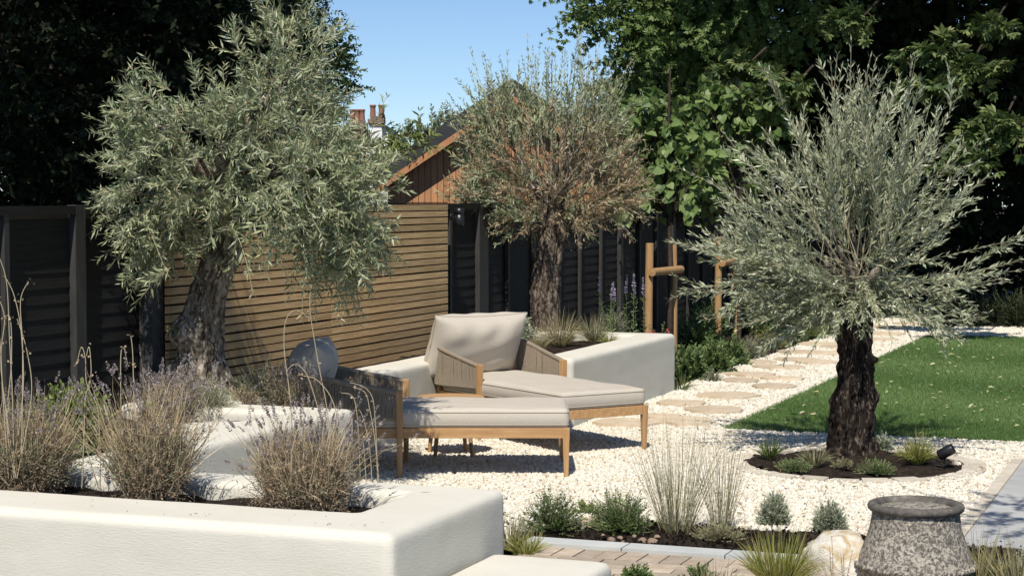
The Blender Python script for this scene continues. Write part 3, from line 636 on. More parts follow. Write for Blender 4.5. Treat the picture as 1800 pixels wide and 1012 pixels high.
# a few long sprays that break the outline
EX = [((240, 330), (165, 350)), ((230, 210), (188, 180)), ((250, 240), (195, 215)), ((300, 470), (235, 510)), ((260, 430), (220, 480)), ((540, 440), (545, 520)), ((600, 440), (612, 515)), ((640, 300), (700, 270)), ((500, 60), (470, -15)), ((530, 60), (545, -10)), ((350, 160), (345, 100)), ((240, 400), (180, 410)), ((250, 280), (175, 300)), ((660, 420), (668, 480)), ((300, 160), (250, 115)), ((560, 80), (600, 40)), ((270,180),(205,150)),((420,90),(395,40))]
for a_, b_ in EX:
    for k in range(3):
        p = L1(a_[0], a_[1], 10.7 + R.uniform(-.3, .3)); q = L1(b_[0] + R.uniform(-14, 14), b_[1] + R.uniform(-14, 14), 10.7 + R.uniform(-.3, .3)); S.append(p[None]); D.append((q - p)[None]); Ls.append(np.array([np.linalg.norm(q - p)])); Sg.append(np.array([R.uniform(-.2, .1)]))
S = np.concatenate(S); D = np.concatenate(D); Ls = np.concatenate(Ls); Sg = np.concatenate(Sg)
P = curves(S, D, Ls, 6, Sg, .12)
foliage('foliage', o1, P, M['olive'], None, tw, 12, .068, .0125, ang=.8)
k = R.choice(len(P), 260); foliage('dry_foliage', o1, P[k] + .01, M['olive_dry'], None, None, 4, .045, .010)
tg = [S[i] for i in R.choice(len(S), 90)]
link('limb', mesh('limb', [limbs(o1, L1(399, 375, 11.2), tg[:90], .022, None, .004)], M['bark'], True), o1, kind='stuff')
link('twigs', mesh('twigs', tw, M['twig']), o1, kind='stuff')
for pts in ([L1(400, 400, 11.2), L1(420, 330, 11.1), L1(470, 240, 11.0), L1(490, 140, 11)], [L1(398, 390, 11.2), L1(370, 320, 11.), L1(310, 260, 10.8), L1(280, 220, 10.8)], [L1(402, 400, 11.2), L1(450, 350, 11.1), L1(530, 320, 10.9), L1(600, 310, 10.9)], [L1(400, 390, 11.2), L1(400, 330, 10.9), L1(390, 270, 10.6), L1(400, 200, 10.5)]):
    link('branch', mesh('branch', [tube1(pts, [.075, .055, .035, .015], 10)], M['bark'], True), o1)

# olive two: upright, half dry
Z2 = 16.75; B2 = atY(962, 610, Z2); B2.z = .455
o2 = thing('olive_tree', 'upright olive tree with a half dry brown crown in the far white planter', 'tree', B2)
def L2(px, py, Y=Z2): return np.array(atY(px, py, Y) - B2)
v, f = gnarly([L2(960, 612), L2(958, 570), L2(957, 520), L2(962, 470), L2(968, 430), L2(972, 390), L2(972, 350)], [.14, .125, .128, .115, .11, .115, .10], 80, [], .20, 9.)
link('trunk', mesh('trunk', [(v, f)], M['bark_mid'], True), o2)
tw = []; S, D, Ls, Sg = [], [], [], []
cc = L2(968, 380)
for (c, r), k in zip([((960, 280), (150, 95)), ((880, 330), (75, 50)), ((1060, 330), (65, 55)), ((960, 350), (110, 45)), ((900, 210), (70, 60)), ((1040, 220), (70, 70)), ((855, 350), (45, 40)), ((1075, 345), (45, 45)), ((960, 385), (100, 28)), ((880, 290), (70, 60)), ((1050, 285), (65, 60))], [240, 70, 70, 110, 60, 60, 70, 70, 110, 80, 80]):
    c3 = L2(*c); p = ell(k, c3, np.array([r[0] / 222, r[0] / 240, r[1] / 205]), .4); S.append(p); D.append(norm(p - cc) + np.array([0, 0, .15 if c[1] > 270 else .5]) + R.normal(0, .55, (k, 3))); Ls.append(R.uniform(.14, .32, k)); Sg.append(R.uniform(-.1, .3, k))
S = np.concatenate(S); D = np.concatenate(D); Ls = np.concatenate(Ls); Sg = np.concatenate(Sg); P = curves(S, D, Ls, 6, Sg, .1)
dry = (R.uniform(0, 1, len(P)) < np.clip(1.2 - (P[:, 3, 2] - L2(0, 330)[2]) / .7, .06, .85) * np.clip(.80 + (P[:, 3, 0] + .1) * .7, .35, 1))
foliage('foliage', o2, P[~dry], M['olive'], None, tw, 11, .06, .014, ang=.6)
foliage('dry_foliage', o2, P[dry], M['olive_dry'], None, None, 12, .055, .012, ang=.7)
link('dry_twigs', mesh('dry_twigs', [tubes(P[dry], .003, .0015, 3)], M['twig_tan']), o2, kind='stuff')
# tall upright shoots
tops = [(838, 90), (830, 130), (865, 118), (900, 95), (885, 125), (935, 65), (950, 75), (925, 100), (970, 90), (985, 85), (1000, 105), (1010, 60), (1030, 50), (1045, 70), (1060, 95), (1075, 110), (1090, 100), (860, 160), (790, 165), (815, 190), (1100, 150), (955, 110), (1020, 120), (915, 140), (895, 160), (1110, 180), (975, 130), (1050, 140), (850, 200), (830, 220)]
S, D, Ls = [], [], []
for (x, y) in tops:
    for k in range(4):
        tx, ty = x + R.normal(0, 13), y + abs(R.normal(0, 22)); s0 = L2(960 + (tx - 960) * R.uniform(.55, .8), R.uniform(215, 280), Z2 + R.uniform(-.3, .3)); e = L2(tx, ty, Z2 + R.uniform(-.4, .4)); S.append(s0); D.append(e - s0); Ls.append(np.linalg.norm(e - s0))
P = curves(np.array(S), np.array(D), np.array(Ls), 6, .03, .06)
foliage('foliage', o2, P, M['olive'], None, tw, 22, .052, .0125, ang=.5, u0=.15)
S = []; E_ = [(870, 395), (905, 400), (1060, 405), (1110, 380), (1140, 350), (935, 415), (1030, 410), (1085, 395), (1120, 400), (820, 360), (800, 330)]
S = np.array([L2(960 + (x - 960) * .5, 350) for x, y in E_ for _ in range(4)]); E3 = np.array([L2(x + R.normal(0, 12), y + R.normal(0, 10), Z2 + R.uniform(-.5, .3)) for x, y in E_ for _ in range(4)])
P = curves(S, E3 - S, np.linalg.norm(E3 - S, axis=1), 6, -.08, .08); foliage('dry_foliage', o2, P, M['olive_dry'], None, None, 11, .05, .011)
foliage('foliage', o2, P + .02, M['olive'], None, tw, 7, .05, .011)
tg = [p for p in ell(60, L2(965, 270), (.75, .6, .5), .3)]
link('limb', mesh('limb', [limbs(o2, L2(972, 360), tg[:30], .02, None, .004)], M['bark'], True), o2, kind='stuff')
link('twigs', mesh('twigs', tw, M['twig']), o2, kind='stuff')

# olive three: dark trunk, fan of long silvery shoots
Z3 = 12.42; B3 = at(1500, 800); B3.z = .0; Z3 = B3.y
o3 = thing('olive_tree', 'olive tree with a dark trunk and long silvery shoots beside the lawn', 'tree', B3)
def L3(px, py, Y=Z3): return np.array(atY(px, py, Y) - B3)
v, f = gnarly([L3(1497, 812), L3(1497, 775), L3(1500, 740), L3(1502, 700), L3(1503, 660), L3(1502, 620), L3(1502, 580), L3(1503, 545), L3(1500, 510)], [.15, .145, .135, .12, .105, .10, .098, .095, .088], 96,
              [(L3(1470, 735, Z3 - .1), .06, .035), (L3(1522, 740, Z3 - .1), .06, .035), (L3(1536, 632, Z3 - .03), .035, .04), (L3(1498, 720, Z3 - .12), .04, .03), (L3(1540, 700, Z3), .06, .02), (L3(1466, 700, Z3), .06, .02)], .30, 5., 2.6)
link('trunk', mesh('trunk', [(v, f)], M['bark_dark'], True), o3)
tw = []
c3 = L3(1500, 500); n = 190
ends = []
def rad3(az):  # outline radius in px as a function of angle in the picture plane, 0 = right, 90 = up
    return np.interp(az, [-60, -35, -10, 10, 25, 45, 60, 75, 90, 105, 120, 140, 155, 170, 185, 200, 215, 240], [90, 175, 240, 285, 260, 280, 300, 325, 350, 350, 335, 295, 255, 235, 225, 190, 150, 80])
az = np.concatenate([R.uniform(55, 200, 36), R.normal(0, 4.5, 78) + R.choice([45, 62, 75, 88, 97, 108, 120, 131, 141, 151, 162, 174, 188], 78), R.normal(0, 4, 18) + R.choice([-35, -12, 2, 14, 26], 18), R.uniform(185, 222, 12)]); n = len(az)
dep = R.normal(0, .42, n).clip(-.95, .95); rp = rad3(az) * np.sqrt(np.clip(1 - (dep * .75) ** 2, .2, 1)) * R.uniform(.55, 1.03, n) ** .8 / 266
e = np.stack([np.cos(np.radians(az)) * rp, dep * .95, np.sin(np.radians(az)) * rp], -1)
S = c3 + R.normal(0, .12, (n, 3)) + e * .12; sag = np.where((az > -10) & (az < 190), R.uniform(-.12, .06, n), -.18); sag = np.where((az < 40) | (az > 150), R.uniform(-.02, .24, n), sag)
P = curves(S, e, np.linalg.norm(e, axis=1), 8, sag, .17)
ex = [((1350, 520), (1198, 512)), ((1360, 545), (1235, 560)), ((1380, 560), (1285, 575)), ((1400, 570), (1340, 610)), ((1560, 520), (1790, 452)), ((1560, 530), (1770, 490)), ((1580, 520), (1720, 460)), ((1600, 540), (1735, 555)), ((1600, 550), (1700, 580)), ((1640, 560), (1690, 600)), ((1520, 540), (1522, 590)), ((1480, 550), (1470, 590)), ((1590, 430), (1730, 305)), ((1600, 400), (1705, 290)), ((1590, 350), (1640, 235)), ((1520, 300), (1560, 150)), ((1400, 300), (1285, 250))]
for a_, b_ in ex:
    for _ in range(2):
        p0 = L3(1500, 510); p1 = L3(a_[0], a_[1], Z3 - .35); p2 = L3(b_[0] + R.uniform(-8, 8), b_[1] + R.uniform(-8, 8), Z3 - .35 + R.uniform(-.15, .15)); t_ = np.linspace(0, 1, 8)[:, None]
        P = np.concatenate([P, ((1 - t_) ** 2 * p0 + 2 * t_ * (1 - t_) * p1 + t_ * t_ * p2)[None]])
for _ in range(46):
    a_ = R.uniform(-PI, 0) if R.uniform() < .75 else R.uniform(0, PI); rr_ = R.uniform(.3, .85); t_ = np.linspace(0, 1, 8)[:, None]
    p0 = L3(1500, 505) + R.normal(0, .05, 3); p2 = p0 + np.array([math.cos(a_) * rr_, math.sin(a_) * rr_ * .8, R.uniform(-.36, .02)]); p1 = (p0 + p2) / 2 + np.array([0, 0, R.uniform(.05, .22)])
    P = np.concatenate([P, ((1 - t_) ** 2 * p0 + 2 * t_ * (1 - t_) * p1 + t_ * t_ * p2)[None]])
foliage('foliage', o3, P, M['olive3'], None, tw, 24, .064, .0138, r=.0022, ang=.55, u0=.25)
q = np.concatenate([np.repeat(np.arange(n), np.where(az < 60, 1, 3)), np.arange(n)]); u = R.uniform(.25, .85, (len(q), 1)); p_, T_ = along(P[q], u); p_ = p_[:, 0]; T_ = T_[:, 0]
d = norm(T_ + perp(T_) * R.uniform(.25, .6, (len(q), 1))); P2_ = curves(p_, d, R.uniform(.18, .42, len(q)) * (1.1 - u[:, 0] * .5), 6, .02, .08)
foliage('foliage', o3, P2_, M['olive3'], None, tw, 11, .062, .0135, ang=.5)
link('twigs', mesh('twigs', tw, M['twig']), o3, kind='stuff')
for pts in ([L3(1500, 520), L3(1480, 470), L3(1440, 410), L3(1420, 360)], [L3(1502, 520), L3(1505, 460), L3(1500, 390), L3(1510, 330)], [L3(1504, 520), L3(1530, 480), L3(1590, 440), L3(1630, 400)], [L3(1500, 520), L3(1490, 470, 12.1), L3(1470, 430, 11.9), L3(1460, 390, 11.8)]):
    link('branch', mesh('branch', [tube1(pts, [.04, .018, .009, .004], 8)], M['bark'], True), o3)

for a_ in range(6):
    t_ = a_ * PI / 3 + .3; e_ = np.array([math.cos(t_) * .22, math.sin(t_) * .22, .28]); b0 = L3(1501, 530)
    link('branch', mesh('branch', [tube1([b0 + e_ * k_ + np.array([0, 0, -.03]) * (1 - k_) for k_ in (0, .35, .7, 1)], [.06, .045, .03, .012], 10)], M['bark'], True), o3)

# ------------------------------------------------------------------ background trees
def bigtree(label, base, trunk_r, h, ells, m, L, Wd, tmpl=OVAL, per=2, bark=M['bark_tree'], shoots_n=10, name='tree', flat=.35, cat='tree', dense=1., group=None, slen=(.5, 1.1), top=None):
    th = thing(name, label, cat, base, 0, group); b = np.array(base)
    lean = R.normal(0, .15, 2)
    v, f = gnarly([(0, 0, -.1), (lean[0] * .2, lean[1] * .2, h * .3), (lean[0] * .6, lean[1] * .6, h * .65), (lean[0], lean[1], h)], [trunk_r * 1.25, trunk_r, trunk_r * .85, trunk_r * .5], 20, [], .08, R.uniform(0, 9))
    link('trunk', mesh('trunk', [(v, f)], bark, True), th)
    Ps = []; tg = []
    for c, r, k in ells:
        c = np.array(c) - b; k = int(k * dense); p = ell(k, c, np.array(r), .35); d = norm(p - c) * .6 + rdir(k) * .6 + np.array([0, 0, -.05]); Ps.append(curves(p, d, R.uniform(*slen, k), 5, R.uniform(-.3, .05, k), .1)); tg += [p[i] for i in R.choice(k, max(3, k // 40))]
    P = np.concatenate(Ps); P[:, :, 2] = np.maximum(P[:, :, 2], .05); lf = leaf_on(P, shoots_n, L, Wd, .05, .9, tmpl, True, flat)
    link('crown', mesh('crown', [lf], m, rnd=frnd([lf], per)), th, kind='stuff')
    if top:
        Pt = []
        for c, r, k in top: c = np.array(c) - b; p = ell(k, c, np.array(r), .1); Pt.append(curves(p, rdir(k) * np.array([1, 1, .4]), .8, 4, -.1, .1))
        l2 = leaf_on(np.concatenate(Pt), 5, .30, .20, .05, 1.0, OVAL, True, .7); link('shade_canopy', mesh('shade_canopy', [l2], m, rnd=frnd([l2], 2)), th, kind='stuff')  # unseen big leaves overhead, added to keep sun off the crowns below
    link('limb', mesh('limb', [limbs(th, (lean[0], lean[1], h * .92), tg, trunk_r * .35, None, .012), tubes(P[::3], .006, .003, 3)], bark, True), th, kind='stuff')
    return th
PALM = []  # palmate leaf: five leaflets
pv, pf = [], []
for i, a in enumerate((-1.15, -.55, 0, .55, 1.15)):
    ca, sa = math.cos(a), math.sin(a); L_ = 1 - .22 * abs(a); o = len(pv)
    for (x, y, z) in [(0, 0, 0), (.10, .35, .03), (.15, .68, .0), (0, 1, -.16), (-.15, .68, .0), (-.10, .35, .03)]:
        x *= 1.15; pv.append(((x * ca + y * sa) * L_, (y * ca - x * sa) * L_, z * L_ - .1 * abs(a) * y))
    pf += [[o, o + 1, o + 2, o + 3], [o, o + 3, o + 4, o + 5]]
PALM = (np.array(pv), np.array(pf))
# left: dark trees behind the fence
bigtree('tall dark tree behind the fence at the far left', (-5.6, 17.5, 0), .25, 4.2, [((-5.6, 17.0, 2.9), (1.9, 1.1, 1.5), 420), ((-4.5, 16.0, 5.4), (2.6, 2.6, 1.5), 900), ((-3.6, 17.6, 3.2), (1.0, .9, 1.5), 200)], M['deep_shade_leaf'], .10, .06)  # highest ellipsoid lies above the view, placed to shade the trees behind
bigtree('dark tree whose leafy branches reach over the sky left of the bushy olive', (-3.3, 18.6, 0), .2, 4.6, [((-3.6, 18.2, 4.9), (1.3, 1.6, .9), 330), ((-3.9, 18.5, 3.2), (1.2, 1., 1.2), 300), ((-2.95, 17.4, 3.42), (.36, .4, .28), 40)], M['deep_shade_leaf'], .09, .06)
bigtree('dark evergreen screening the fence behind the bushy olive', (-4.6, 20.5, 0), .2, 3.5, [((-5.6, 20.3, 2.8), (3.2, .8, 2.2), 1500), ((-3.9, 20.5, 1.9), (1.0, .6, .8), 260), ((-7.5, 23.5, 2.2), (5.0, .8, 2.6), 1300)], M['deep_shade_leaf'], .15, .09)
bigtree('round green tree behind the crown of the bushy olive', (-2.75, 19.5, 0), .14, 3.0, [((-2.30, 19.5, 3.0), (.60, .5, .72), 520), ((-2.45, 19.5, 3.5), (.45, .4, .3), 140), ((-2.2, 19.5, 2.5), (.4, .4, .35), 90), ((-2.9, 19.5, 2.6), (.5, .5, .6), 80)], M['green_tree'], .055, .032, slen=(.15, .35), shoots_n=9)
bigtree('pale grey green tree beyond the studio roof', (-1.7, 38, 0), .2, 3.0, [((-1.6, 38, 2.5), (.8, .7, .8), 260), ((-1.0, 38, 2.9), (.5, .5, .45), 110), ((-2.1, 38, 2.2), (.5, .5, .5), 90)], M['grey_tree'], .09, .04, slen=(.2, .5))
bigtree('leafy shrub with narrow bright leaves above the left end of the studio', (-1.6, 17.6, 0), .04, 1.8, [((-1.35, 17.6, 2.12), (.30, .3, .14), 34), ((-.98, 17.6, 2.2), (.24, .25, .10), 18), ((-1.5, 17.6, 1.85), (.1, .3, .16), 10)], M['bright_shrub'], .10, .022, slen=(.15, .35), shoots_n=6, name='shrub', cat='shrub')
# right: chestnuts over the end of the garden
def brt(label, base, ells, m, **k): return bigtree(label, base, k.pop('tr', .28), k.pop('h', 5.), ells, m, k.pop('L', .17), k.pop('Wd', .17), PALM, 10, shoots_n=k.pop('sn', 5), slen=(.4, .9), **k)
brt('big leafy tree whose sunlit branches hang over the sky behind the half dry olive', (3.3, 27.5, 0), [((1.75, 26.3, 4.45), (.75, .7, .5), 130), ((2.5, 26.0, 4.0), (.85, .8, .55), 220), ((3.4, 26.6, 4.6), (1.4, 1.2, .9), 260), ((2.7, 27.5, 3.2), (1.2, .9, .9), 260)], M['lime'], L=.10, Wd=.10, sn=7, top=[((4.0, 27.5, 6.9), (1.9, 2.0, .8), 420)])
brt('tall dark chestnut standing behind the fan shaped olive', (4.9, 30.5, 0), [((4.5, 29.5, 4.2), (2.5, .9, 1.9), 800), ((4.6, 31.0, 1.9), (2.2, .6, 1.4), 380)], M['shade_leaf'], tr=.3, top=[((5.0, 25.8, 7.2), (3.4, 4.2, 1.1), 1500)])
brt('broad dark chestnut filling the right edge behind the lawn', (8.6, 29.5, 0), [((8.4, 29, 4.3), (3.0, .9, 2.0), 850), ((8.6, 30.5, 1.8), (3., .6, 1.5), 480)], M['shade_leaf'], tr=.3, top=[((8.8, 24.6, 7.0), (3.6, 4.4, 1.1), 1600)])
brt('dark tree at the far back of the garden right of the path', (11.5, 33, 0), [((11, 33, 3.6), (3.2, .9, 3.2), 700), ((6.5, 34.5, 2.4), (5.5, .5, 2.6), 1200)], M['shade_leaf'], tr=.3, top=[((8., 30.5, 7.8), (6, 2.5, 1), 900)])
# sunlit chestnut boughs reaching forward
def bough(label, pts, Y, k=9):
    pass
bg_ = [((1510, 30), 22.5, .3), ((1640, 85), 22.0, .36), ((1700, 115), 22., .34), ((1650, 145), 22., .3), ((1760, 215), 21.5, .36), ((1725, 245), 21.5, .32), ((1700, 280), 21.3, .3), ((1390, 150), 23.0, .42), ((1300, 120), 23.5, .36), ((1340, 165), 23, .3), ((1745, 40), 22.3, .25)]
th = thing('tree', 'chestnut with sunlit boughs of broad leaves reaching forward at the upper right', 'tree', (7.0, 24.6, 0))
v, f = gnarly([(0, 0, -.1), (.05, 0, 1.5), (-.05, .1, 3.2), (0, 0, 5.6)], [.26, .2, .18, .14], 20, [], .08, 4.); link('trunk', mesh('trunk', [(v, f)], M['bark_tree'], True), th)
Pl, tg = [], []
for (px, py), Y, r in bg_:
    c = np.array(atY(px, py, Y)) - np.array((7.0, 24.6, 0)); k = int(34 * r / .5); p = ell(k, c, (r * .75, r * .6, r * .28), 0); Pl.append(curves(p, R.normal(0, 1, (k, 3)) * np.array([1, 1, .25]) + np.array([-.6, -.6, -.1]), R.uniform(.2, .45, k), 4, -.2, .1)); tg.append(c)
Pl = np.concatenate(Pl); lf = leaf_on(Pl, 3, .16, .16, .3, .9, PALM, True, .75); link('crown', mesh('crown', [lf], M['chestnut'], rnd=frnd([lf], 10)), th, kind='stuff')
bb = np.array([np.stack([c + np.array([.5, 1.3, .35]) * (1 - t) + np.array([0, 0, -.05]) * t for t in np.linspace(0, 1, 5)]) for c in tg])
link('limb', mesh('limb', [tubes(bb, .02, .006, 6), tubes(Pl, .005, .003, 3)], M['bark_tree'], True), th, kind='stuff')

# young trees tied to stakes, with large heart shaped leaves
HL = mesh('leaf', [(HEART[0] * np.array([.125, .125, .125]), HEART[1])], M['lime'], rnd=[.5] * 4)
HL3 = [mesh('leaf', [(HEART[0] * np.array([k_, k_, k_]), HEART[1])], M['lime'], rnd=[r_] * 4) for k_, r_ in ((.095, .15), (.11, .5), (.085, .85), (.12, .7))]
def young(label, base, ells):
    th = thing('young_tree', label, 'tree', base); b = np.array(base)
    link('trunk', mesh('trunk', [tube1([(0, 0, -.05), (.01, 0, 1.), (-.02, .01, 2.), (0, 0, 3.1)], [.03, .026, .022, .01], 10)], M['bark_tree'], True), th)
    Ps = []
    for c, r, k in ells: c = np.array(c) - b; p = ell(k, c, r, .2); Ps.append(curves(p, rdir(k) + np.array([0, 0, -.1]), R.uniform(.15, .35, k), 4, -.1, .1))
    P = np.concatenate(Ps); u = R.uniform(.1, 1, (len(P), 5)); p_, T_ = along(P, u); p_ = p_.reshape(-1, 3); T_ = T_.reshape(-1, 3)
    d = norm(T_ * .5 + rdir(len(p_)) * .8 + np.array([0, 0, -.55])); order = np.argsort(p_[:, 1] + R.normal(0, .12, len(p_)))
    front, rest = order[:240], order[240:]
    for i in front:
        dv = Vector(d[i]); up = Vector(R.normal(0, .5, 3)) + Vector((0, -.75, .7)); sx = dv.cross(up).normalized(); nz = sx.cross(dv)
        from mathutils import Matrix
        mt = Matrix((sx, dv, nz)).transposed(); o = link('leaf', HL3[i % 4], th, Vector(p_[i]), mt.to_euler())
    lf = leaves(p_[rest], d[rest], R.uniform(.08, .115, len(rest)), R.uniform(.08, .115, len(rest)), HEART, .5)
    link('crown', mesh('crown', [lf], M['lime'], rnd=frnd([lf], 4)), th, kind='stuff')
    tg = [c - b + 0 * np.array(r) for c, r, k in [(np.array(c), r, k) for c, r, k in ells]]
    link('limb', mesh('limb', [limbs(th, (0, 0, 1.5), [P[i, 0] for i in range(0, len(P), 6)], .012, None, .004), tubes(P, .004, .002, 3)], M['bark_tree'], True), th, kind='stuff')
T1 = W(5.0, .52); T2 = W(7.7, .62)
def tp(px, py, Y): return tuple(atY(px, py, Y))
young('young staked tree with big heart shaped leaves, nearer of the two', T1, [(tp(1150, 220, 20.4), (.42, .4, .42), 90), (tp(1140, 310, 20.3), (.42, .4, .35), 70), (tp(1200, 280, 20.4), (.42, .4, .5), 80)])
young('young staked tree with big heart shaped leaves, farther of the two', T2, [(tp(1260, 200, 22.8), (.48, .45, .42), 90), (tp(1250, 300, 22.7), (.45, .4, .45), 80), (tp(1320, 230, 22.9), (.5, .4, .5), 80), (tp(1210, 340, 22.6), (.35, .4, .22), 30)])
def stakes(label, pa, pb, ya, yb, top_a, top_b, bar):
    a = atY(pa, 560, ya); b_ = atY(pb, 560, yb); mid = (a + b_) / 2; mid.z = 0
    th = thing('tree_stakes', label, 'tree stakes', mid, 0, 'timber stake frames holding the young trees')
    za = atY(pa, top_a, ya).z; zb = atY(pb, top_b, yb).z
    for p, z in ((a, za), (b_, zb)):
        q = Vector((p.x, p.y, 0)) - mid; P = np.array([[[q.x, q.y, -.3], [q.x * 1.0, q.y, z / 2], [q.x * .93, q.y * .93, z - .02], [q.x * .93, q.y * .93, z]]])
        v, f = tubes(P, .043, .041, 14); n0 = len(v); v = np.concatenate([v, P[0, -1][None]]); ring = np.arange(n0 - 14, n0)
        me = mesh('stake', [(v, f), ], M['stake'], True); link('stake', me, th)
        link('stake_top', mesh('stake_top', [lathe([(.041, 0), (.038, .004), (0, .006)], 14)], M['stake']), th, tuple(P[0, -1] - np.array([0, 0, .001])))
    zb_ = atY(pa, bar, ya).z; q1 = Vector((a.x, a.y, 0)) - mid; q2 = Vector((b_.x, b_.y, 0)) - mid; dv = (q2 - q1).normalized(); off = Vector((dv.y, -dv.x, 0)) * .06
    q1 = q1 + off - dv * .06; q2 = q2 + off + dv * .06; v, f = tubes(np.array([[[q1.x, q1.y, zb_], [q2.x, q2.y, zb_]]]), .042, .042, 14)
    link('cross_bar', mesh('cross_bar', [(v, f)], M['stake'], True), th)
    for q in (q1, q2): link('bar_end', mesh('bar_end', [lathe([(.042, -.002), (.0, .002)], 14)], M['stake']), th, (q.x, q.y, zb_), (0, PI / 2, math.atan2(dv.y, dv.x) + (PI if q is q1 else 0)))
    link('tree_tie', mesh('tree_tie', [box(-.05, .05, -.012, .012, -.02, .02)], M['metal_black']), th, (0, 0, zb_))
stakes('pine stakes with a cross bar, nearer pair, by the far planter', 1140, 1184, 19.6, 20.3, 428, 426, 478)
stakes('pine stakes with a cross bar, farther pair, deeper in the border', 1262, 1292, 22.2, 23.1, 417, 415, 462)

# ------------------------------------------------------------------ studio and houses beyond
st_ = thing('garden_studio', 'timber clad garden studio with a dark pitched roof behind the fence', 'building', (0, 22.4, 0))
slope = .67; nbd = 40; x0 = -1.48; bw = .074
for i in range(nbd):
    xa = x0 + i * bw; xb = xa + bw - .006
    def hz(x): return 2.86 - abs(x) * slope
    z0 = .2; za, zb = hz(xa), hz(xb)
    v = [(xa, 0, z0), (xb, 0, z0), (xb, .03, z0), (xa, .03, z0), (xa, 0, za), (xb, 0, zb), (xb, .03, zb), (xa, .03, za)]
    link('cladding_board', mesh('cladding_board', [(v, BOXF)], M['clad']), st_, (0, random.uniform(-.003, .003), 0))
link('wall', mesh('wall', [(np.array([[-1.48, .04, 0], [1.48, .04, 0], [1.48, .04, 2.86 - 1.48 * slope], [0, .04, 2.86], [-1.48, .04, 2.86 - 1.48 * slope]]), np.array([[0, 1, 2, 3, 4]])), box(-1.48, -1.44, .04, 5, 0, 1.85), box(1.44, 1.48, .04, 5, 0, 1.85)], M['black']), st_)
for sg in (-1, 1):
    ov = .22; dxe = 1.62; L = math.hypot(dxe, dxe * slope)
    th_ = .19
    v = [(0, -ov, 2.92), (0, 5, 2.92), (sg * dxe, 5, 2.92 - dxe * slope), (sg * dxe, -ov, 2.92 - dxe * slope), (0, -ov, 2.92 + th_), (0, 5, 2.92 + th_), (sg * dxe, 5, 2.92 - dxe * slope + th_), (sg * dxe, -ov, 2.92 - dxe * slope + th_)]
    link('roof', mesh('roof', [(v, BOXF if sg < 0 else BOXF[:, ::-1])], M['roof']), st_)
    v = [(0, -ov - .02, 2.83), (0, -ov + .02, 2.83), (sg * dxe, -ov + .02, 2.83 - dxe * slope), (sg * dxe, -ov - .02, 2.83 - dxe * slope), (0, -ov - .02, 2.915), (0, -ov + .02, 2.915), (sg * dxe, -ov + .02, 2.915 - dxe * slope), (sg * dxe, -ov - .02, 2.915 - dxe * slope)]
    link('fascia', mesh('fascia', [(v, BOXF if sg < 0 else BOXF[:, ::-1])], M['clad']), st_)
def chimney(th, x, z0, z1, wd, m, pots, capm):
    c = link('chimney', mesh('chimney', [box(-wd / 2, wd / 2, -.35, .35, z0, z1)], m), th, (x, 0, 0))
    link('corbel', mesh('corbel', [box(-wd / 2 - .05, wd / 2 + .05, -.4, .4, z1, z1 + .12), box(-wd / 2 - .1, wd / 2 + .1, -.45, .45, z1 + .12, z1 + .3), box(-wd / 2, wd / 2, -.35, .35, z1 + .3, z1 + .42)], capm), c)
    for px in pots: link('chimney_pot', mesh('chimney_pot', [lathe([(.13, 0), (.11, .3), (.12, .42), (.15, .45), (.13, .5), (.09, .5), (.09, .3)], 14)], M['terracotta'], True), c, (px, 0, z1 + .42))
hs = thing('house', 'distant white gabled house with a white chimney and two clay pots', 'house', (-6.0, 80, 0))
link('wall', mesh('wall', [box(-1.2, 2.4, 0, 6, 0, 3.2), (np.array([[-1.2, 0, 3.2], [2.4, 0, 3.2], [.6, 0, 4.8], [-1.2, 6, 3.2], [2.4, 6, 3.2], [.6, 6, 4.8]]), np.array([[0, 1, 2], [5, 4, 3]]))], M['white_wall']), hs)
link('roof', mesh('roof', [(np.array([[-1.4, -.2, 3.05], [.6, -.2, 4.83], [.6, 6.2, 4.83], [-1.4, 6.2, 3.05]]), np.array([[0, 1, 2, 3]])), (np.array([[2.6, -.2, 3.05], [.6, -.2, 4.83], [.6, 6.2, 4.83], [2.6, 6.2, 3.05]]), np.array([[3, 2, 1, 0]]))], M['roof']), hs)
chimney(hs, .25, 3., 4.75, .5, M['white_wall'], (-.16, .2), M['chim_brick'])
h2 = thing('house', 'distant brick house with a row of clay chimney pots left of the white one', 'house', (-6.9, 84, 0))
link('wall', mesh('wall', [box(-4, 1, 1, 7, 0, 3.4)], M['chim_brick']), h2)
link('roof', mesh('roof', [(np.array([[-4.2, .8, 3.35], [1.2, .8, 3.35], [1.2, 4, 4.9], [-4.2, 4, 4.9]]), np.array([[0, 1, 2, 3]])), (np.array([[-4.2, 4, 4.9], [1.2, 4, 4.9], [1.2, 7.2, 3.35], [-4.2, 7.2, 3.35]]), np.array([[0, 1, 2, 3]]))], M['roof']), h2)
chimney(h2, 0, 3., 4.75, .7, M['chim_brick'], (-.22, 0, .22), M['chim_brick'])

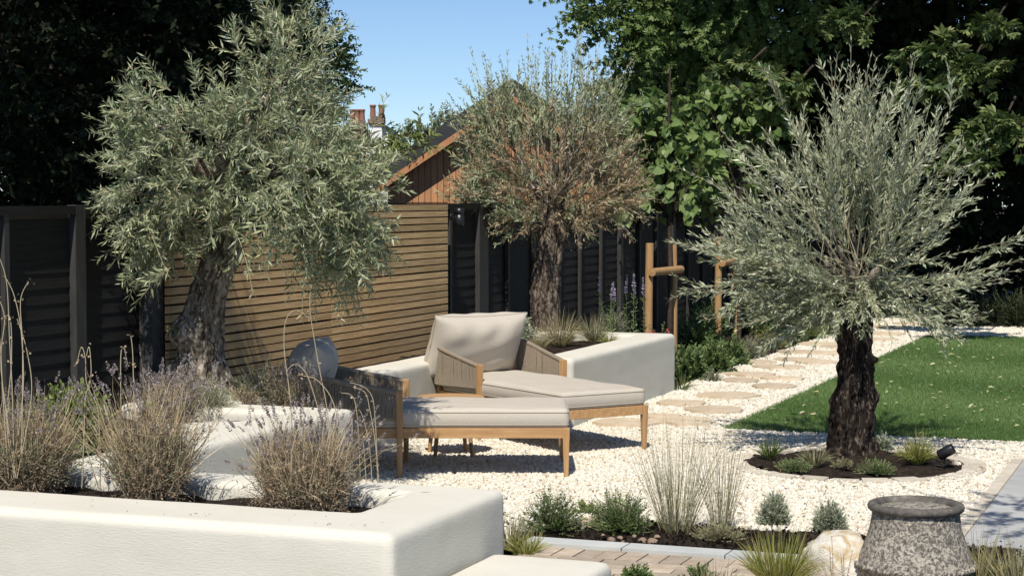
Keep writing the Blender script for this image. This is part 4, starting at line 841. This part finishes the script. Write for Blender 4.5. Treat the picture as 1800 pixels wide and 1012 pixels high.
# ------------------------------------------------------------------ pot and boulder
pt = thing('stone_urn', 'weathered dark grey urn with a rolled rim and rope moulding standing at the bottom right', 'urn', (1.765, 8.15, 0))
prof = [(.225, -.01), (.242, .03), (.250, .085), (.254, .10), (.250, .115), (.232, .165), (.212, .22), (.197, .27), (.190, .315), (.186, .338)]
k = 72; v, f = lathe(prof, k); v = np.array(v)
for i in range(len(v)):
    d = noise.noise(Vector(v[i]) * 14) * .004 + noise.noise(Vector(v[i]) * 45) * .002; rr_ = math.hypot(v[i][0], v[i][1]); v[i][0] *= 1 + d / rr_; v[i][1] *= 1 + d / rr_
link('urn_body', mesh('urn_body', [(v, f)], M['pot'], True), pt)
a = np.linspace(0, 2 * PI, 61)
link('rim', mesh('rim', [lathe([(.178, .335), (.196, .338), (.207, .348), (.209, .360), (.203, .372), (.190, .377), (.174, .375), (.163, .366), (.16, .352), (.16, .33)], 64)], M['pot_rim'], True), pt)
link('lid', mesh('lid', [lathe([(.165, .350), (.150, .356), (.08, .361), (0, .362)], 48)], M['pot'], True), pt)
rope = []
for ph in (0, PI):
    tt = np.linspace(0, 2 * PI, 400); tw_ = tt * 34 + ph; rr_ = .254 + .006 * np.cos(tw_); rope.append(np.stack([rr_ * np.cos(tt), rr_ * np.sin(tt), .104 + .007 * np.sin(tw_)], -1))
link('rope_moulding', mesh('rope_moulding', [tubes(np.array(rope), .009, .009, 6)], M['pot'], True), pt)
def rock(name, label, cat, loc, r, m, seed=1, parent=None, sub=4, rough_=.22, **kw):
    bm = bmesh.new(); bmesh.ops.create_icosphere(bm, subdivisions=sub, radius=1)
    for v_ in bm.verts:
        p = v_.co.copy(); d = 1 + rough_ * noise.noise(p * 1.1 + Vector((seed, 0, 0))) + .1 * noise.noise(p * 2.6 + Vector((seed, 3, 0))) + .03 * noise.noise(p * 8)
        q = p * d; mx = max(abs(q.x), abs(q.y), abs(q.z)); q = q.lerp(q * (.92 / mx) if mx > .82 else q, .55); v_.co = Vector((q.x * r[0], q.y * r[1], q.z * r[2]))
    me = bpy.data.meshes.new(name); bm.to_mesh(me); bm.free(); me.materials.append(m); me.polygons.foreach_set('use_smooth', np.ones(len(me.polygons), dtype=bool))
    o = link(name, me, parent, loc, (0, 0, random.uniform(0, 3)))
    if label: prop(o, label, cat, **kw)
    return o
rock('boulder', 'cream and ochre boulder beside the dark urn', 'rock', (1.47, 8.32, .06), (.19, .17, .165), M['boulder'], 2)
for i, (px, py, r) in enumerate([(1075, 948, .022), (1090, 945, .018), (1130, 950, .026), (1147, 952, .032), (1155, 944, .02), (1115, 942, .014), (1095, 952, .012), (1060, 940, .012)]):
    p = at(px, py, .015); rock('pebble', ['small brown pebble in the soil of the long bed below the green shrub', None][0], 'pebble', p, (r, r * .9, r * .7), M['pebble'], i, sub=2, group='brown pebbles in the long bed')
chip = flag('paving_offcut', 0, 0, .11, .08, 0, .03, M['flag'], None, 5, .1); chip.location = at(1025, 922, .02); prop(chip, 'flat buff paving offcut lying in the soil beside the white flowered shrub', 'stone')
# spotlights on spikes
def spot(px, py, label, rz, z=0.0):
    p = at(px, py, z); th = thing('garden_spotlight', label, 'light', p, rz, 'black spike spotlights')
    link('lamp_head', mesh('lamp_head', [lathe([(0, -.05), (.028, -.05), (.034, -.04), (.034, .05), (.031, .055), (.028, .045), (0, .045)], 18)], M['metal_black'], True), th, (0, 0, .10), (math.radians(60), 0, 0))
    link('spike', mesh('spike', [tubes(np.array([[[0, 0, .08], [0, .01, -.05]]]), .008, .005, 8)], M['metal_black'], True), th)
    t = np.linspace(0, 5, 24); Pc = np.stack([.03 + .06 * np.sin(t), .03 + .05 * np.cos(t) , .012 + .03 * np.abs(np.sin(t * .7))], -1)[None]; link('cable', mesh('cable', [tubes(Pc, .004, .004, 6)], M['cable'], True), th)
spot(1337, 620, 'black spike spotlight at the edge of the border by the yellow green bush', .6)
spot(1232, 663, 'black spike spotlight half hidden under the sage leaves', .4)
spot(1662, 822, 'black spike spotlight with a looped cable at the right of the round tree bed', 1.2, .02)

# ------------------------------------------------------------------ plants
GRP = {}
def plant(name, label, cat, p): return thing(name, label, cat, p)
def clump(th, n, h, spread, m, w, K=5, droop=-.3, r0=.03, upr=1., name='blades', lj=.35, kind=None):
    a = R.uniform(0, 2 * PI, n); rr_ = R.uniform(0, 1, n) ** .5 * r0; S = np.stack([rr_ * np.cos(a), rr_ * np.sin(a), np.zeros(n)], -1)
    out = R.uniform(0, 1, n) ** .7 * spread; D = np.stack([np.cos(a) * out, np.sin(a) * out, np.full(n, upr)], -1) + R.normal(0, .06, (n, 3)); L = h * R.uniform(1 - lj, 1 + lj * .3, n)
    P = curves(S, D, L, K, droop * out / max(spread, .01), .06); rb = ribbons(P, w * R.uniform(.7, 1.2, n))
    link(name, mesh(name, [rb], m, rnd=np.repeat(R.uniform(0, 1, n), K - 1)), th, kind='stuff'); return P
def grass(label, px, py, h, spread, m, n=220, w=.004, z=0., droop=-.45, r0=.03, name='ornamental_grass', **k):
    th = plant(name, label, 'grass', at(px, py, z)); clump(th, n, h, spread, m, w, 6, droop, r0, **k); return th
def mound(label, px, py, r, h, m, n=260, L=.02, Wd=.006, z=0., tmpl=KITE, M_=9, name='shrub', per=1, up=.8, flat=0., twm=None, cat='shrub', slen=None, ang=.6, r0=.35, Y=None, pos=None):
    p = pos if pos is not None else at(px, py, z); th = plant(name, label, cat, p)
    q = rdir(n); q[:, 2] = np.abs(q[:, 2]); k = R.uniform(.1, .7, (n, 1)); S = q * k * np.array([r, r, h]); S[:, 2] = np.abs(S[:, 2]); D = norm(q * np.array([1, 1, up]) + np.array([0, 0, .25]) + R.normal(0, .25, (n, 3)))
    ln = (slen or (.45, .6)); P = curves(S, D, R.uniform(*ln, n) * (r + h) / 2, 5, .05, .1)
    P[:, :, 2] = np.maximum(P[:, :, 2], .005)
    lf = leaf_on(P, M_, L, Wd, .1, ang, tmpl, True, flat); link('foliage', mesh('foliage', [lf], m, rnd=frnd([lf], per)), th, kind='stuff')
    link('stems', mesh('stems', [tubes(P, .0016, .0008, 3), tubes(curves(np.zeros((20, 3)), rdir(20) * np.array([r, r, .0]) + np.array([0, 0, h]), h * .6, 5), .004, .002, 4)], twm or M['twig'], ), th, kind='stuff')
    return th
def lavender(label, pos, w_, h, n=420, heads=.5, green=.25, dense=1.):
    """dried lavender: a basket of tangled woody stems, a few green leaves, flower heads on the tips"""
    th = plant('lavender', label, 'plant', pos); n = int(n * dense)
    a = R.uniform(0, 2 * PI, n); rr_ = R.uniform(0, 1, n) ** .5 * w_ * .35; S = np.stack([rr_ * np.cos(a), rr_ * np.sin(a) * .7, np.zeros(n)], -1)
    out = R.uniform(0, .42, n); D = np.stack([np.cos(a) * out, np.sin(a) * out * .6, np.ones(n)], -1) + R.normal(0, .16, (n, 3)); L = h * R.uniform(.35, 1.02, n)
    P = curves(S, D, L, 8, -.05, .16); P += np.cumsum(R.normal(0, .007, P.shape), 1)
    link('stems', mesh('stems', [ribbons(P, .0042)], M['straw'], rnd=np.repeat(R.uniform(0, 1, n), 7)), th, kind='stuff')
    Sb = np.concatenate([P[R.choice(n, n)][:, j] for j in (1, 2, 4)]); k = len(Sb); Pt = curves(Sb, R.normal(0, 1, (k, 3)) + np.array([0, 0, .4]), R.uniform(.04, .13, k), 5, .0, .3)
    lf = leaf_on(Pt, 5, .018, .0035, .2, .7); link('dead_leaves', mesh('dead_leaves', [ribbons(Pt, .0024), lf], M['dead_brown'], rnd=R.uniform(0, 1, k * 4 + len(lf[1]))), th, kind='stuff')
    g = R.choice(n, int(n * green)); Pg = curves(P[g][:, 1], D[g] + R.normal(0, .3, (len(g), 3)), h * .4, 5); lf = leaf_on(Pg, 10, .03, .0045, .1, .45); link('foliage', mesh('foliage', [lf], M['lavender_leaf'], rnd=frnd([lf])), th, kind='stuff')
    hd = R.choice(n, int(n * heads), replace=False); hd = hd[L[hd] > h * .6]; tip = P[hd][:, -1]; td = norm(P[hd][:, -1] - P[hd][:, -2])
    Ph = curves(tip - td * .005, td, R.uniform(.025, .05, len(hd)), 3); lf = leaf_on(Ph, 6, .011, .0065, .0, .7)
    lf2 = leaf_on(Ph, 6, .010, .006, .0, .9); link('flower_heads', mesh('flower_heads', [lf, lf2], M['lav_head'], rnd=frnd([lf, lf2])), th, kind='stuff')
    return th
def PL(px, s_, z):  # a point in the front planter at column px on the line s = s_
    best = None
    for i in range(900):
        t = -1 + i * .006; q = W(s_, t, z); x = 900 + q.x / q.y * F
        if best is None or abs(x - px) < best[0]: best = (abs(x - px), q)
    return best[1]
lavender('tangled dried lavender at the far left of the foreground planter', PL(28, -7.74, .46), .42, .47, 900, .22, .5, 1.2)
lavender('dried lavender in the middle of the foreground planter with tall purple grey heads', PL(262, -7.74, .46), .28, .58, 700, .3, .25)
lavender('dried straw coloured lavender at the right end of the foreground planter', PL(532, -7.74, .46), .34, .44, 900, .28, .12)
def stalks(label, pos, arr, m=M['straw'], w_=.006, pods=True):
    th = plant('dried_stalks', label, 'plant', pos); b = np.array(pos)
    for (pts) in arr:
        q = [np.array(p) - b for p in pts]; link('stalk', mesh('stalk', [tube1(q, np.linspace(w_ * .42, w_ * .25, len(q)).tolist(), 6)], M['twig_tan'] if m is None else M['twig_s'], True), th)
        if pods:
            k = 7; i = R.randint(max(1, len(q) // 2), len(q), k); c = np.array([q[j] for j in i]) + R.normal(0, .008, (k, 3)); lf = leaves(c, rdir(k), .012, .010, OVAL); link('seed_heads', mesh('seed_heads', [lf], M['dead_brown'], rnd=frnd([lf], 2)), th, kind='stuff')
Ys = 7.75
def G(*ps, Y=Ys): return [tuple(atY(x, y, Y)) for x, y in ps]
stalks('tall pale dried stalks rising at the left edge of the foreground planter', PL(25, -7.7, .46),
       [G((25, 840), (22, 700), (17, 600), (12, 500), (0, 455)), G((20, 840), (40, 700), (38, 590), (25, 520), (8, 485)), G((30, 840), (55, 700), (48, 620), (30, 560)), G((28, 840), (2, 650), (8, 560), (-5, 520)), G((25, 840), (12, 740), (20, 640), (18, 560), (3, 560)), G((38, 800), (40, 620), (36, 530), (50, 495)), G((15, 840), (5, 690), (0, 600), (-8, 560))])
stalks('pale dried stalks leaning over the yellow green shrub', PL(178, -7.7, .46), [G((176, 860), (176, 780), (172, 720), (165, 700), (152, 672), (150, 630), (143, 610), (135, 640)), G((144, 855), (148, 760), (150, 700), (160, 660), (157, 610), (152, 625)), G((175, 862), (150, 780), (145, 740)), G((215, 840), (212, 640), (218, 612), (224, 640)), G((236, 820), (234, 640), (230, 590))])
stalks('thin curved dried stalks above the straw coloured lavender', PL(560, -7.7, .46), [G((520, 850), (510, 700), (500, 620), (502, 565), (520, 545), (545, 560)), G((590, 850), (575, 720), (560, 640), (545, 545), (548, 500)), G((600, 850), (560, 720), (540, 660), (520, 640), (505, 650)), G((610, 850), (590, 720), (560, 670), (530, 660))])
stalks('pale dried stalks standing behind the back edge of the foreground planter', at(655, 875, 0), [G((668, 870), (660, 780), (650, 720), (642, 690), (620, 680), Y=8.4), G((655, 870), (650, 790), (640, 740), (632, 720), Y=8.4), G((665, 870), (662, 790), (660, 745), (655, 700), (640, 680), (615, 672), Y=8.4), G((645, 870), (640, 790), (636, 770), Y=8.4), G((634, 860), (630, 760), (622, 700), (600, 690), Y=8.4)])
# planting round olive one
ZB = .45
mound('yellow green rounded shrub at the left of the planted bed by the fence', 130, 800, .24, .40, M['bright_shrub'], 950, .032, .021, ZB, OVAL, 6, per=2, slen=(.2, .35))
mound('dark green leafy plant with a purple flower beside the yellow green shrub', 105, 815, .12, .20, M['sage'], 120, .05, .016, ZB, OVAL, 6, per=2)
mound('small pale grey green cushion plant right of the leaning trunk', 372, 735, .13, .23, M['santolina'], 420, .014, .004, ZB, KITE, 10)
mound('grey rosemary like shrub below the slatted screen', 468, 715, .20, .30, M['lavender_leaf'], 260, .022, .005, ZB, KITE, 10)
mound('low grey plant between the cushion plant and the rosemary', 425, 722, .11, .15, M['dead_brown'], 160, .02, .005, ZB, KITE, 8)
lavender('grey purple lavender at the foot of the leaning olive trunk', at(300, 738, ZB), .26, .26, 300, .7, .5)
lavender('lavender growing against the screen left of the nearer lounger', at(520, 722, ZB), .3, .26, 220, .6, .4)
mound('small yellow leaved plant in the bed below the leaning olive', 268, 748, .06, .14, M['grass_yellow'], 50, .04, .012, ZB, OVAL, 5, per=2)
th = mound('low plant with tiny leaves at the left end of the planter bed', 20, 800, .25, .25, M['lavender_leaf'], 200, .02, .006, ZB)
# bindweed leaves on olive trunk
mound('small green shoot growing from the side of the leaning olive trunk', 0, 0, .05, .10, M['sage'], 8, .03, .016, 0, OVAL, 4, per=2, pos=atY(312, 590, 11.2), cat='plant', name='green_shoot')
# far planter
ZF = .46
grass('wispy blond fountain grass in front of the upright olive trunk', 985, 608, .36, 1.1, M['grass_pale'], 420, .004, ZF, -.55, .05)
grass('greenish blond fountain grass beside the wispy one in the far planter', 1045, 600, .30, 1.0, M['grass_tall'], 300, .004, ZF, -.5, .04)
grass('small straw yellow tuft just behind the farther lounger', 948, 618, .22, .8, M['grass_pale'], 160, .004, ZF, -.4, .02)
grass('low yellow tuft near the end of the far planter', 1070, 604, .14, 1.2, M['grass_yellow'], 130, .004, ZF, -.5, .03)
mound('pale green leafy plant behind the farther lounger backrest', 912, 605, .14, .22, M['santolina'], 110, .04, .018, ZF, OVAL, 6, per=2)
mound('grey lavender like bush behind the blond grasses', 1075, 588, .16, .25, M['lavender_leaf'], 180, .02, .005, ZF)
mound('glossy green shrub climbing at the right end of the slatted screen', 795, 585, .18, .42, M['lime'], 70, .06, .028, ZF, OVAL, 6, per=2, slen=(.7, .9), up=1.4)
mound('low bright green plant at the foot of the black fence', 820, 590, .16, .18, M['bright_shrub'], 50, .05, .03, ZF, OVAL, 5, per=2)
def spikes(label, px, py, n, h, m, z=ZF, spread=.12):
    th = plant('flower_spikes', label, 'flowers', at(px, py, z)); S = np.stack([R.normal(0, spread, n), R.normal(0, spread * .5, n), np.zeros(n)], -1); P = curves(S, np.stack([R.normal(0, .05, n), R.normal(0, .05, n), np.ones(n)], -1), h * R.uniform(.75, 1, n), 6, 0, .03)
    lf = leaf_on(P, 12, .05, .013, .05, 1.0, OVAL); 
    link('foliage', mesh('foliage', [lf, tubes(P, .003, .002, 4)], M['sage'], rnd=R.uniform(0, 1, len(lf[1]) + n * 20)), th, kind='stuff')
    for i in range(n):
        tip = P[i, -1]; Ph = curves(tip[None] - np.array([[0, 0, .04]]), np.array([[0, 0, 1.]]), np.array([.16]), 4); l2 = [leaf_on(Ph, 14, .018, .012, 0, 1.0) for _ in range(3)]; link('flower_spike', mesh('flower_spike', l2, m), th)
spikes('white and lilac flower spikes against the black fence left of the stakes', 1072, 592, 2, .42, M['flower_lilac'], spread=.05)
spikes('taller lilac flower spikes just left of the nearer stakes', 1112, 590, 5, .46, M['flower_lilac'], spread=.10)
th = mound('dusky red flowered plant between the two nearer stakes', 1158, 640, .12, .42, M['sage'], 50, .05, .015, 0, OVAL, 5, per=2)
for i in range(5):
    c = np.array([[R.normal(0, .05), -.1, .36 + R.normal(0, .06)]]); lf = leaves(np.repeat(c, 9, 0), rdir(9), .028, .02, OVAL); link('flower', mesh('flower', [lf], M['flower_red']), th)
# border along the path
for i, (px, py, r, h, m, L, Wd, n, lab) in enumerate([
        (1205, 668, .20, .30, 'sage', .065, .024, 110, 'broad leaved sage at the corner of the far white planter'),
        (1250, 655, .22, .30, 'sage', .06, .024, 120, 'second broad leaved sage along the path border'),
        (1285, 642, .20, .26, 'sage', .055, .022, 90, 'third sage, beside the grey cushion plant on the path border'),
        (1318, 630, .20, .22, 'lavender_leaf', .02, .005, 260, 'grey green lavender cushion left of the border spotlight'),
        (1252, 672, .09, .12, 'lavender_leaf', .02, .006, 90, 'tiny grey tuft below the sage leaves at the gravel edge'),
        (1358, 612, .20, .24, 'grass_yellow', .03, .006, 240, 'feathery yellow green bush right of the border spotlight'),
        (1395, 604, .18, .22, 'hebe', .03, .014, 160, 'dark green rounded bush past the yellow green one'),
        (1425, 596, .22, .26, 'bright_shrub', .035, .014, 160, 'light green bush where the path narrows'),
        (1455, 590, .2, .24, 'lavender_leaf', .03, .01, 150, 'grey green bush behind the fan shaped olive'),
        (1225, 610, .30, .42, 'hebe', .04, .02, 170, 'dark leafy shrub in the shade behind the stakes'),
        (1245, 590, .3, .5, 'hebe', .04, .02, 170, 'tall dark shrub between the two pairs of stakes'),
        (1320, 585, .3, .4, 'hebe', .04, .02, 160, 'dark shrub behind the farther stakes'),
        (1380, 570, .35, .5, 'hebe', .05, .02, 180, 'dark bushy shrub by the fence past the stakes'),
        (1450, 560, .4, .5, 'hebe', .05, .02, 180, 'deep green shrub at the fence near the end of the path')]):
    mound(lab, px, py, r, h, M[m], n, L, Wd, 0, KITE if Wd < .008 else OVAL, 8, per=1 if Wd < .008 else 2)
grass('thin arching green grass at the front corner of the border', 1195, 688, .22, 1.2, M['grass_green'], 90, .006, 0)
for i, (px, py, m, lab) in enumerate([(1500, 566, 'grass_yellow', 'yellow green grass tuft first at the back edge of the gravel'), (1560, 556, 'grass_pale', 'blond grass tuft at the back edge of the gravel beside the trunk'), (1605, 555, 'grass_yellow', 'green gold grass tuft in the middle of the back edge'), (1645, 556, 'grass_pale', 'blond tuft at the right of the back edge'), (1740, 570, 'grass_tall', 'grass tuft in deep shade beyond the lawn'), (1530, 560, 'grass_green', 'green grass tuft hidden behind the dark trunk')]):
    grass(lab, px, py, .34, 1.0, M[m], 260, .007, 0, -.4, .1)
for px, lab in ((1690, 'dark clipped shrub beyond the far end of the lawn'), (1790, 'dark shrub at the right edge beyond the lawn')): mound(lab, px, 575, .5, .45, M['shade_leaf'], 240, .05, .02, 0, OVAL, 8, per=2)
# round tree bed
ZR = .02
grass('grassy tuft at the left of the round tree bed', 1353, 805, .17, .9, M['grass_green'], 170, .005, ZR, -.4, .03)
grass('low reddish green tuft left of the dark trunk', 1432, 818, .16, 1.0, M['grass_tall'], 190, .004, ZR, -.4, .04)
grass('bright yellow sedge right of the dark trunk', 1612, 815, .24, 1.05, M['grass_yellow'], 330, .0055, ZR, -.55, .03)
mound('creeping thyme mat at the front right of the round bed', 1540, 832, .13, .07, M['hebe'], 260, .012, .006, ZR, KITE, 8)
mound('creeping thyme mat at the front left of the round bed', 1395, 826, .13, .05, M['sage'], 200, .012, .006, ZR, KITE, 8)
mound('grey leaved low plant against the dark trunk', 1548, 790, .09, .12, M['santolina'], 60, .03, .012, ZR, OVAL, 5, per=2)
mound('small creeping plant under the yellow sedge', 1480, 822, .08, .05, M['grass_tall'], 80, .012, .006, ZR)
# long bed in front
wh = mound('green bush dotted with small white flowers left in the long bed', 972, 935, .14, .22, M['hebe'], 300, .018, .007, .0, KITE, 8)
q = rdir(26); q[:, 2] = np.abs(q[:, 2]); q[:, 1] = -np.abs(q[:, 1]) * .8
for i in range(26):
    c = q[i] * np.array([.15, .15, .2]) + np.array([0, 0, .02]); lf = leaves(np.repeat(c[None], 6, 0), norm(rdir(6) + q[i] * .3), .010, .008, OVAL); link('flower', mesh('flower', [lf], M['flower_white']), wh)
mound('small light green plant between the white flowered bush and the green shrub', 1032, 905, .07, .07, M['bright_shrub'], 60, .02, .01, 0, OVAL, 5, per=2)
mound('green needle leaved shrub in the middle of the long bed', 1088, 935, .15, .21, M['hebe'], 330, .022, .006, 0, KITE, 8)
grass('tall airy blond grass leaning left in the long bed', 1188, 935, .62, .45, M['grass_tall'], 230, .0026, 0, -.06, .08, lj=.5)
grass('narrower tall blond grass right of the first one', 1268, 932, .60, .28, M['grass_tall'], 130, .0026, 0, -.04, .05, lj=.5)
mound('low yellowish creeping plant at the foot of the tall grasses', 1262, 948, .15, .06, M['grass_tall'], 160, .016, .006, 0)
mound('grey green lavender bun nearer the middle of the long bed', 1360, 925, .085, .20, M['santolina'], 620, .020, .0055, 0, KITE, 8, up=1.2, slen=(.25, .4), ang=.4)
mound('grey green lavender bun beside the dark urn', 1458, 937, .09, .18, M['santolina'], 620, .020, .0055, 0, KITE, 8, up=1.2, slen=(.25, .4), ang=.4)
grass('yellow green sedge at the left end of the grey kerb', 925, 975, .15, 1.0, M['grass_yellow'], 150, .005, 0, -.4, .05)
grass('brown and green tuft hugging the corner of the foreground planter', 900, 965, .20, .5, M['grass_tall'], 100, .005, 0, -.2, .05)
grass('yellow green grass in front of the boulder', 1368, 1035, .30, .75, M['grass_yellow'], 420, .005, 0, -.35, .06)
grass('blue green wispy grass at the bottom edge', 1255, 1060, .20, .8, M['grass_tall'], 200, .004, 0, -.3, .05)
mound('small dark green hebe at the bottom edge', 1120, 1022, .065, .07, M['hebe'], 90, .02, .01, 0, OVAL, 6, per=2)
mound('second small green hebe at the bottom edge', 1225, 1030, .07, .09, M['hebe'], 80, .02, .01, 0, OVAL, 6, per=2)
grass('orange tipped sedge right of the dark urn', 1745, 1030, .20, .9, M['grass_yellow'], 220, .005, 0, -.4, .05)
grass('long blond grass blades at the bottom right corner', 1790, 1050, .32, .6, M['grass_pale'], 130, .005, 0, -.25, .06)
grass('blond blades just right of the urn rim', 1718, 1040, .34, .45, M['grass_pale'], 40, .004, 0, -.15, .03)
mound('blue grey small plant in the bottom right corner', 1795, 1020, .10, .14, M['santolina'], 140, .02, .005, 0)
spk = plant('flower_spikes', 'dark brown seed spikes in front of the boulder', 'plant', at(1484, 1050))
P = curves(np.stack([R.normal(0, .03, 5), R.normal(0, .02, 5), np.zeros(5)], -1), np.stack([R.normal(0, .12, 5), R.normal(0, .05, 5), np.ones(5)], -1), R.uniform(.18, .3, 5), 6); lf = leaf_on(P, 9, .008, .006, .5, .8)
link('stems', mesh('stems', [tubes(P, .0016, .001, 4), lf], M['dead_brown'], rnd=R.uniform(0, 1, 100 + len(lf[1]))), spk, kind='stuff')
# shade tree just out of the frame on the right, whose shadow falls on the patio
bigtree('small tree standing by the patio just outside the right edge', (3.2, 7.3, 0), .09, 2.6, [((2.35, 7.6, 3.2), (.65, .6, .3), 75)], M['green_tree'], .06, .03, slen=(.2, .4), shoots_n=8)
